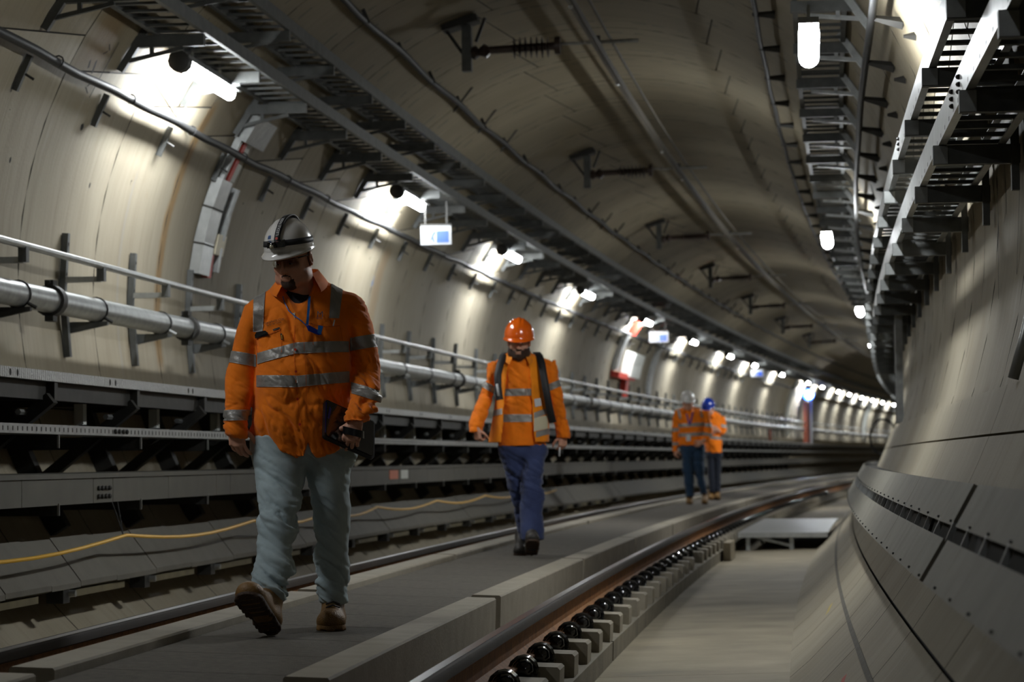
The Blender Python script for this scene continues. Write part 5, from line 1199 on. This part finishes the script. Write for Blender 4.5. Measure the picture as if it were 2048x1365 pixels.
dec('zip_tag', [(545, 659), (559, 655), (560, 658), (546, 662)], 'steel_dark', None, .006); strip('pencil', [(562, 668), (564, 681)], .007, 'strap_black', .006); strip('pencil', [(563, 671), (564, 679)], .003, 'yellow_hose', .009)
tp, tf = text_geo('TEAM INFRASTRUCTURE', .0135); x_, z_ = F1(527.5, 649, -.15); decal('shirt_print', place2([(a * .62, b) for a, b in tp], x_, z_, .20), tf, bv1, 'print_dark', shirt, off=.006)
tp, tf = text_geo('All for the Future', .0125); x_, z_ = F1(533, 652.5, -.15); decal('shirt_print', place2([(a * .75, b) for a, b in tp], x_, z_, .20), tf, bv1, 'print_dark', shirt, off=.006)
tp, tf = text_geo('M', .040); x_, z_ = F1(633, 636, -.14); decal('shirt_emblem', place2([(a * .95, b) for a, b in tp], x_, z_, 0), tf, bv1, 'print_grey', shirt, off=.006)
tp, tf = text_geo('METRO', .012); x_, z_ = F1(632, 640, -.14); decal('shirt_emblem', place2([(a * .75, b) for a, b in tp], x_, z_, 0), tf, bv1, 'print_grey', shirt, off=.006)
o = strip('lanyard_strap', [(619, 592), (617, 620), (614, 652)], .011, 'lanyard_blue', .010); o['label'] = 'blue lanyard'
strip('lanyard_strap', [(566, 592), (569, 605), (577, 622), (590, 634), (602, 643), (614, 655)], .004, 'lanyard_blue', .012)
dec('lanyard_clip', [(612, 654), (617, 652), (640, 664), (643, 671), (636, 672), (616, 664)], 'tablet_blue', None, .014); dec('lanyard_tab', [(636, 652), (646, 654), (641, 671), (634, 668)], 'lanyard_blue', None, .016)
dec('tee_print', [(585, 628), (590, 626), (589, 640)], 'cream', None, .004)
# tablet, held in the hand: a thing of its own
tb = bpy.data.objects.new('tablet', None); COL.objects.link(tb); tag(tb, 'black tablet in a blue-edged case held at the first man\'s side', 'tablet')
tb.location = p1.location; tb.rotation_euler = p1.rotation_euler
(tx, tz) = F1(646.5, 875, -.22); ex = np.array([.218, .125, -.098]); ez = np.array([.008, .118, .165]); ez -= ex * (ez @ ex) / (ex @ ex); ny = np.cross(ex, ez); ny /= np.linalg.norm(ny)
ny = ny if ny[1] > 0 else -ny; o3 = np.array([tx, -.305, tz])
def tabslab(e0, e1, y0, y1, r_, name, mat, par, label=None):
    Lx, Lz = np.linalg.norm(ex), np.linalg.norm(ez); ux, uz = ex / Lx, ez / Lz; ring = []
    for cx_, cz_, a0 in ((Lx - r_ - e0, Lz - r_ - e0, 0), (r_ + e0, Lz - r_ - e0, 90), (r_ + e0, r_ + e0, 180), (Lx - r_ - e0, r_ + e0, 270)):
        for k in range(5): a = math.radians(a0 + 22.5 * k); ring.append((cx_ + r_ * math.cos(a), cz_ + r_ * math.sin(a)))
    n = len(ring); vs = [o3 + ux * a + uz * b + ny * y for y in (y0, y1) for a, b in ring]
    return mk(name, vs, [tuple(range(n)), tuple(n + i for i in reversed(range(n)))] + [(i, i + n, (i + 1) % n + n, (i + 1) % n) for i in range(n)], mat, par, smooth=False, label=label)
tabslab(0, 0, 0, .018, .014, 'case', 'tablet_black', tb); tabslab(.008, 0, -.003, .001, .01, 'screen_side', 'black_gloss', tb)
Lx, Lz = np.linalg.norm(ex), np.linalg.norm(ez); ux, uz = ex / Lx, ez / Lz
def tquad(pts, y, name, mat): mk(name, [o3 + ux * a + uz * b + ny * y for a, b in pts], [tuple(range(len(pts)))], mat, tb, smooth=False)
tquad([(-.002, .02), (.004, .02), (.004, Lz - .02), (-.002, Lz - .02)], -.004, 'blue_edge', 'tablet_blue'); tquad([(.01, .10), (.02, .10), (.03, .16), (.02, .17)], -.0045, 'blue_patch', 'tablet_blue')
m = MB(local=True); hcn = np.array([tw[0], -.252, tw[1]]) + np.array([-.012, -.010, -.045])
m.tube([tuple(hcn + np.array([.045 * math.cos(a) - .0, .034 * math.sin(a), .012 * math.cos(a) * -1])) for a in np.linspace(0, 6.283, 24)], .004, 8)
V = []
for i in range(25):
    a = 2 * math.pi * i / 24; c_ = hcn + np.array([.046 * math.cos(a), .036 * math.sin(a), -.012 * math.cos(a)]); V += [c_ + np.array([0, 0, .016]), c_ - np.array([0, 0, .016])]
mk('hand_strap', V, [(2 * i, 2 * i + 1, 2 * i + 3, 2 * i + 2) for i in range(24)], 'tablet_black', tb, label='black elastic hand strap')
# ---------------------------------------------------------------- man 2
def small_shirt(root, F, tor, arms, h, mat, seed, label, lo, hi, amp=.008, cut=None, vneck=None):
    S = SDF(lo, hi, h); S.zloft(rows(F, tor), k=.03)
    for a in arms: S.zloft(rows(F, a), k=.03)
    if cut: cut(S)
    v, q = S.mesh(); v = relax(v, q, 1); v = wrinkle(v, q, amp, seed, (7, 6, 10), None, .6); v = relax(v, q, 1, .25)
    return v, q, mk('work_shirt', v, q, mat, root, label=label)
def lineband(v, q, F, pa, pb, wpx, D, xa, xb, par, name='tape'):
    (x0, z0), (x1, z1) = F(*pa), F(*pb); m = (z1 - z0) / (x1 - x0)
    return band(name, v, q, planes_line(x0, z0, m, wpx * D / FPX / 2) + xclip(F(xa, 0)[0], F(xb, 0)[0]), 'reflective_tape', par, off=.004)
D2 = 18.7; F2 = mapper(1040, D2, 920.1)
p2 = person('man in orange helmet and open high-visibility vest walking behind the first man', 0, 1040, D2)
tor2 = [(704,1020,1056,.0,.055),(712,1008,1072,.01,.08),(720,995,1088,.02,.105),(738,989,1097,.01,.12),(771,994,1092,0,.13),(800,996,1091,0,.13),(830,995,1091,0,.13),(860,993,1091,0,.135),(896,995,1091,0,.13)]
aL2 = [(722,977,1006,.02,.065),(744,970,1002,.02,.065),(763,966,997,.01,.06),(790,957,988,-.02,.058),(817,946,977,-.08,.055),(841,940,970,-.13,.05),(864,937,963,-.17,.045)]
aR2 = [(722,1078,1110,.02,.065),(751,1086,1114,.02,.065),(770,1089,1118,.02,.062),(794,1094,1123,.03,.06),(820,1100,1129,.05,.057),(841,1104,1134,.07,.055),(878,1110,1138,.09,.048)]
def cut2(S):
    x, z = F2(1038, 735); S.cone((x, -.16, z), (x, -.05, z + .10), .003, .05, .003, cut=True); S.cone((x, 0, z + .07), (x, -.02, z + .2), .062, .07, .005, cut=True)
v2, q2, shirt2 = small_shirt(p2, F2, tor2, [aL2, aR2], .0085, 'hivis_orange', 21, 'orange button-up work shirt', (-.46, -.32, .82), (.46, .3, 1.62), .0085, cut2)
lineband(v2, q2, F2, (995, 786), (1092, 786), 14, D2, 990, 1092, shirt2); lineband(v2, q2, F2, (995, 837), (1092, 838), 15, D2, 992, 1093, shirt2)
lineband(v2, q2, F2, (964, 767), (990, 782), 15, D2, 940, 990, shirt2); lineband(v2, q2, F2, (1092, 779), (1118, 768), 14, D2, 1093, 1140, shirt2)
S = SDF((-.34, -.30, .84), (.34, .28, 1.6), .0085)
vt = [(712,1006,1074,.01,.09),(720,993,1090,.02,.118),(738,987,1099,.01,.135),(771,990,1095,0,.15),(800,989,1096,-.0,.155),(830,985,1096,-.01,.16),(860,979,1097,-.01,.17),(886,974,1096,-.01,.175)]
S.zloft(rows(F2, vt), k=.01); I = SDF(S.lo, S.lo + S.h * (S.n - 1), S.h); I.zloft(rows(F2, vt, .012), k=.001); I.g = I.g[:S.n[0], :S.n[1], :S.n[2]]
sl, X, Y, Z = S.sub(S.lo, S.lo + S.h * S.n)
S.g = np.maximum(S.g, -I.g)
zz = np.array([F2(0, q_)[1] for q_ in (890, 850, 800, 745, 712, 700)]); xl = np.array([F2(q_, 0)[0] for q_ in (1000, 1005, 1008, 1013, 1020, 1022)]); xr = np.array([F2(q_, 0)[0] for q_ in (1068, 1064, 1062, 1059, 1054, 1052)])
op = np.argsort(zz); XL = np.interp(Z[0, 0], zz[op], xl[op])[None, None, :]; XR = np.interp(Z[0, 0], zz[op], xr[op])[None, None, :]
front = np.where(Y < .05, np.minimum(X - XL, XR - X), -1); S.g[sl] = np.maximum(S.g[sl], front.astype(np.float32))
for sx, px_ in ((-1, 990), (1, 1096)):
    x, z = F2(px_, 745); S.ell((x, .01, z), (.045, .08, .10), k=.0, cut=True)
x, z = F2(1038, 700); S.cone((x, 0, z - .05), (x, -.02, z + .1), .072, .08, .005, cut=True)
vv, qv = S.mesh(); vv = relax(vv, qv, 1); vest = mk('vest', vv, qv, 'hivis_yellowish', p2, label='open orange high-visibility vest')
band('tape', vv, qv, planes_line(F2(1080, 0)[0], F2(0, 828)[1], .35, .022) + xclip(F2(1066, 0)[0], F2(1100, 0)[0]) + [((0, .0, 0), (0, 1, 0))], 'reflective_tape', vest, off=.004)
band('tape', vv, qv, planes_line(F2(1080, 0)[0], F2(0, 868)[1], .25, .022) + xclip(F2(1070, 0)[0], F2(1100, 0)[0]) + [((0, .0, 0), (0, 1, 0))], 'reflective_tape', vest, off=.004)
band('mesh_pocket', vv, qv, planes_line(F2(1080, 0)[0], F2(0, 848)[1], .2, .052) + xclip(F2(1066, 0)[0], F2(1094, 0)[0]) + [((0, .0, 0), (0, 1, 0))], 'cream', vest, off=.003, label='pale mesh pocket')
band('tape', vv, qv, planes_line(F2(990, 0)[0], F2(0, 826)[1], .2, .022) + xclip(F2(975, 0)[0], F2(1003, 0)[0]) + [((0, .0, 0), (0, 1, 0))], 'reflective_tape', vest, off=.004)
bv2 = BVHTree.FromPolygons([tuple(p) for p in vv.tolist()], [tuple(int(i) for i in p) for p in qv])
pts = [F2(a, b, -.15) for a, b in ((1067, 799), (1080, 797), (1082, 812), (1069, 815))]; decal('id_card', pts, [(0, 1, 2, 3)], bv2, 'print_white', vest, off=.010, label='white pass in a black holder')
# backpack
bk = bpy.data.objects.new('backpack', None); COL.objects.link(bk); tag(bk, 'black backpack worn by the man in the orange helmet', 'backpack'); bk.location = p2.location; bk.rotation_euler = p2.rotation_euler
S = SDF((-.26, .08, .9), (.26, .42, 1.6), .012); x, z = F2(1044, 770); S.ell((x, .24, z), (.19, .10, .27), k=.02); S.ell((x, .27, z - .1), (.16, .10, .14), k=.03)
v, q = S.mesh(); mk('bag', v, q, 'strap_black', bk)
def strap(line, w=.028):
    m = MB(local=True); P_ = []
    for px_, py_, y_ in line: x, z = F2(px_, py_, y_); P_.append(Vector((x, y_, z)))
    V = []
    for i, p_ in enumerate(P_):
        d_ = (P_[min(i + 1, len(P_) - 1)] - P_[max(i - 1, 0)]).normalized(); l_ = Vector((1, 0, 0)) - d_ * d_.x; l_.normalize(); n_ = d_.cross(l_)
        for a_, b_ in ((-w, 0), (w, 0), (w, .012), (-w, .012)): V.append(tuple(p_ + l_ * a_ + n_ * b_))
    return mk('strap', V, [(4 * i + j, 4 * i + (j + 1) % 4, 4 * i + 4 + (j + 1) % 4, 4 * i + 4 + j) for i in range(len(P_) - 1) for j in range(4)], 'strap_black', bk)
strap([(1012,716,.14),(1011,708,.06),(1007,713,-.03),(1000,730,-.115),(995,750,-.15),(995,772,-.17),(998,800,-.17)]); strap([(1072,716,.14),(1073,708,.06),(1078,714,-.03),(1083,730,-.115),(1087,755,-.15),(1092,785,-.165),(1097,815,-.14),(1104,845,-.05)])
m = MB(local=True); x, z = F2(993, 768, -.19); x2, z2 = F2(996, 792, -.19); m.tube([(x, -.19, z), (x2, -.19, z2)], .009, 6); mk('strap_buckle', m.v, m.f, 'print_white', bk)
# trousers, boots
lA2 = [(890,1042,1092,0,.11),(930,1040,1089,-.04,.11),(960,1037,1086,-.08,.1),(988,1036,1083,-.1,.09),(1027,1037,1084,-.12,.085),(1060,1036,1085,-.15,.085),(1080,1039,1083,-.16,.078)]
lB2 = [(890,996,1048,0,.11),(930,1003,1048,.02,.105),(980,1014,1052,.06,.09),(1027,1027,1058,.12,.08),(1078,1033,1060,.18,.07)]
def trousers(root, F, legs, h, mat, seed, label, waist, amp=.010):
    S = SDF((-.32, -.34, .02), (.32, .34, 1.02), h)
    for l_ in legs: S.zloft(rows(F, l_), k=.03)
    x, z = F(*waist[:2]); S.ell((x, 0, z), waist[2], k=.04)
    v, q = S.mesh(); v = relax(v, q, 1); v = wrinkle(v, q, amp, seed, (5, 5, 11), None, .6); v = relax(v, q, 1, .25); return mk('trousers', v, q, mat, root, label=label)
trousers(p2, F2, [lA2, lB2], .0085, 'work_navy', 31, 'navy blue work trousers', (1044, 905, (.185, .115, .09)))
def boot(root, toe, heel, up, mat, sole, w, label=None, h=.008):
    (a, b), (c_, d_) = bootmesh(toe, heel, up, h, w); o = mk('boot', a, b, mat, root, label=label); mk('sole', c_, d_, sole, o)
x, _ = F2(1059, 1100, -.25); boot(p2, (x + .008, -.44, G0 + .13), (x - .0, -.21, G0 + .008), (0, .4, .8), 'leather_black', 'sole_brown', .052, 'dark boot lifted on its heel')
x, _ = F2(1037, 1100, .2); boot(p2, (x - .01, .03, G0), (x + .015, .32, G0), (0, 0, 1), 'leather_black', 'sole_brown', .05, 'dark boot behind')
cx_, cz_ = F2(1038, 686, -.05); R2 = rot(-.06, .22, .02); c2 = (cx_, -.06, cz_)
hd, bd, hr = head_mesh(c2, R2, .0055, 'full', 1.0, 5); w1_ = F2(952, 858, -.17); w2_ = F2(1124, 872, .09)
H1 = hand_mesh((w1_[0], -.175, w1_[1]), (.12, -.1, -1), (.75, .65, 0), 1, .0042, curl=1.0, sc=.88, thumb_curl=.6); H2 = hand_mesh((w2_[0], .09, w2_[1]), (-.05, -.05, -1), (-.5, .9, 0), -1, .0042, curl=.6, sc=.9)
build_body(p2, hd, [H1, H2], [rows(F2, tor2[3:-1], .045)], [rows(F2, aL2, .028), rows(F2, aR2, .028), rows(F2, lA2, .03), rows(F2, lB2, .03)], (-.46, -.32, .02), (.46, .36, 1.62))
mk('beard', *bd, 'hair', p2); mk('hair', *hr, 'hair', p2)
for sx in (-1, 1):
    e = np.array(c2) + R2 @ np.array([sx * .030, -.082, .010]); m = MB(local=True).ell(e, (.0115, .0115, .0115), 10, 6); eo = mk('eye', m.v, m.f, 'eye_white', p2)
    e = np.array(c2) + R2 @ np.array([sx * .030, -.0915, .008]); m = MB(local=True).ell(e, (.0045, .0035, .0045), 8, 5); mk('iris', m.v, m.f, 'eye_dark', eo)
hc = np.array(c2) + R2 @ np.array([0, .010, .050]); hh, _d2 = helmet(p2, hc, R2 @ rot(0, -.06), 'helmet_orange', sc=.98); hh['label'] = 'glossy orange safety helmet'
x, z = F2(1038, 711, -.03); collar(p2, (x, -.01, z), .074, 'hivis_yellowish', .03, tilt=(0, .03), open_=.55, h0=.030)
pt = bpy.data.objects.new('pen_torch', None); COL.objects.link(pt); tag(pt, 'small silver torch held in the hand of the man in the orange helmet', 'torch'); pt.location = p2.location; pt.rotation_euler = p2.rotation_euler
x, z = F2(1117, 896, .05); x2, z2 = F2(1116, 914, .05); m = MB(local=True); m.tube([(x, .05, z), (x2, .04, z2)], .008, 8); mk('torch_body', m.v, m.f, 'print_white', pt)
# ---------------------------------------------------------------- men 3 and 4
def far_man(label, px, D, hy, tor, arms, legs, waist, head, yawh, hmat, hands, boots, tapes, jeans, seed, vlab, pitch=.25):
    F = mapper(px, D, hy); o = person(label, 0, px, D)
    v, q, sh = small_shirt(o, F, tor, arms, .012, 'hivis_orange', seed, 'orange high-visibility shirt', (-.5, -.35, .78), (.5, .35, 1.62), .007)
    for pa, pb, w, xa, xb in tapes: lineband(v, q, F, pa, pb, w, D, xa, xb, sh)
    trousers(o, F, legs, .012, jeans, seed + 3, vlab, waist, .007)
    for toe, heel, up in boots: boot(o, toe, heel, up, 'leather_tan', 'sole_brown', .05, None, .012)
    x, z = F(*head); R_ = rot(yawh, pitch, 0); c_ = (x, -.05, z); hd, bd, hr = head_mesh(c_, R_, .009, 'none', 1.0, seed)
    HM = [hand_mesh(*h_) for h_ in hands]
    build_body(o, hd, HM, [rows(F, tor[2:-1], .04)], [rows(F, a, .03) for a in arms] + [rows(F, l_, .03) for l_ in legs], (-.5, -.35, .02), (.5, .36, 1.62))
    mk('hair', *hr, 'hair', o)
    hc_ = np.array(c_) + R_ @ np.array([0, .010, .050]); hl_, _ = helmet(o, hc_, R_ @ rot(0, -.06), hmat, sc=.97)
    x, z = F(head[0] + .3, head[1] + 11.5 * 38.6 / D, -.03); collar(o, (x, -.01, z), .072, 'hivis_orange', .02, tilt=(0, .03), open_=.55, h0=.025)
    return o, F, v, q, sh
F3 = mapper(1378, 38.6, 916.6)
t3 = [(815,1364,1388,.0,.055),(819,1356,1402,.01,.085),(824,1351,1408,.02,.11),(836,1352,1409,.01,.12),(850,1355,1406,0,.13),(868,1356,1405,0,.13),(892,1354,1406,0,.135)]
a3 = [[(822,1346,1360,.02,.06),(850,1343,1357,.02,.06),(880,1341,1354,0,.055),(904,1342,1353,-.04,.045)], [(822,1403,1416,.02,.06),(848,1406,1420,.02,.06),(866,1406,1424,-.02,.06),(880,1400,1417,-.10,.055),(886,1396,1408,-.14,.045)]]
l3 = [[(888,1357,1384,0,.11),(930,1361,1384,0,.10),(960,1365,1384,-.02,.085),(994,1368,1384,-.04,.075)], [(888,1380,1407,0,.11),(930,1384,1406,.02,.10),(960,1390,1406,.06,.085),(988,1397,1411,.12,.075)]]
xa, _ = F3(1375, 1000); xb, _ = F3(1405, 1000, .2); h1, h2 = F3(1348, 900, -.04), F3(1402, 884, -.16)
m3 = far_man('man in white helmet and blue jeans, farther down the walkway', 1378, 38.6, 916.6, t3, a3, l3, (1382, 897, (.19, .115, .08)), (1374, 806, -.05), .12, 'helmet_white',
    [((h1[0], -.04, h1[1]), (.05, -.1, -1), (.8, .5, 0), 1, .007), ((h2[0], -.17, h2[1]), (-.7, -.3, -.5), (0, 1, 0), -1, .007)],
    [((xa, -.18, G0 + .0), (xa, .10, G0), (0, 0, 1)), ((xb, .05, G0), (xb + .01, .33, G0 + .05), (0, 0, 1))],
    [((1356, 852), (1404, 850), 7, 1355, 1406), ((1356, 871), (1404, 869), 7, 1355, 1406), ((1344, 860), (1357, 860), 7, 1335, 1356), ((1342, 888), (1354, 888), 6, 1335, 1355), ((1407, 851), (1420, 852), 7, 1407, 1430), ((1404, 868), (1424, 873), 6, 1406, 1430)], 'jeans_blue', 41, 'dark blue jeans')
b3 = BVHTree.FromPolygons([tuple(p) for p in m3[2].tolist()], [tuple(int(i) for i in p) for p in m3[3]])
for nm, pts, mt in (('lanyard_strap', ((1370, 828), (1373, 828), (1378, 850), (1375, 851)), 'lanyard_purple'), ('lanyard_strap', ((1383, 824), (1386, 825), (1379, 851), (1376, 850)), 'lanyard_purple'), ('badge', ((1370, 870), (1379, 870), (1379, 883), (1370, 883)), 'print_white'),
                    ('shoulder_tape', ((1353, 822), (1358, 820), (1361, 838), (1357, 839)), 'reflective_tape'), ('shoulder_tape', ((1399, 820), (1404, 821), (1404, 836), (1400, 836)), 'reflective_tape')):
    P_ = [F3(a, b, -.12) for a, b in pts]; decal(nm, P_, [(0, 1, 2, 3)], b3, mt, m3[4], off=.012)
F4 = mapper(1424, 42.5, 916.1)
t4_ = [(823,1408,1428,.0,.055),(828,1405,1438,.01,.09),(836,1405,1443,.02,.11),(850,1406,1443,.0,.12),(870,1407,1440,0,.13),(890,1408,1442,0,.135),(907,1410,1441,0,.13)]
a4 = [[(834,1400,1412,.02,.06),(856,1398,1410,.02,.06),(872,1400,1414,-.06,.055)], [(834,1436,1448,.02,.06),(850,1438,1451,.02,.06),(862,1438,1452,-.02,.06),(869,1434,1448,-.06,.05)]]
l4 = [[(904,1410,1427,0,.11),(940,1411,1426,0,.10),(965,1413,1426,-.02,.085),(985,1414,1426,-.04,.075)], [(904,1424,1441,0,.11),(940,1424,1439,.02,.10),(965,1424,1438,0,.085),(985,1423,1437,-.02,.075)]]
xa, _ = F4(1419, 1000); xb, _ = F4(1430, 1000); h1, h2 = F4(1416, 868, -.16), F4(1434, 862, -.16)
m4 = far_man('man in blue helmet half hidden behind the man in blue jeans', 1424, 42.5, 916.1, t4_, a4, l4, (1425, 911, (.15, .115, .08)), (1416, 818, -.05), -.5, 'helmet_blue',
    [((h1[0], -.15, h1[1]), (.5, -.5, .5), (0, 1, 0), -1, .008), ((h2[0], -.15, h2[1]), (-.6, -.4, .4), (0, 1, 0), 1, .008)],
    [((xa, -.20, G0), (xa, .08, G0), (0, 0, 1)), ((xb + .01, -.24, G0 + .02), (xb, .04, G0), (0, 0, 1))],
    [((1408, 874), (1440, 878), 6, 1406, 1442), ((1438, 852), (1450, 854), 6, 1440, 1460)], 'trousers_dark', 61, 'dark trousers', .5)
for o in SC.objects:
    if '_o' in o: del o['_o']
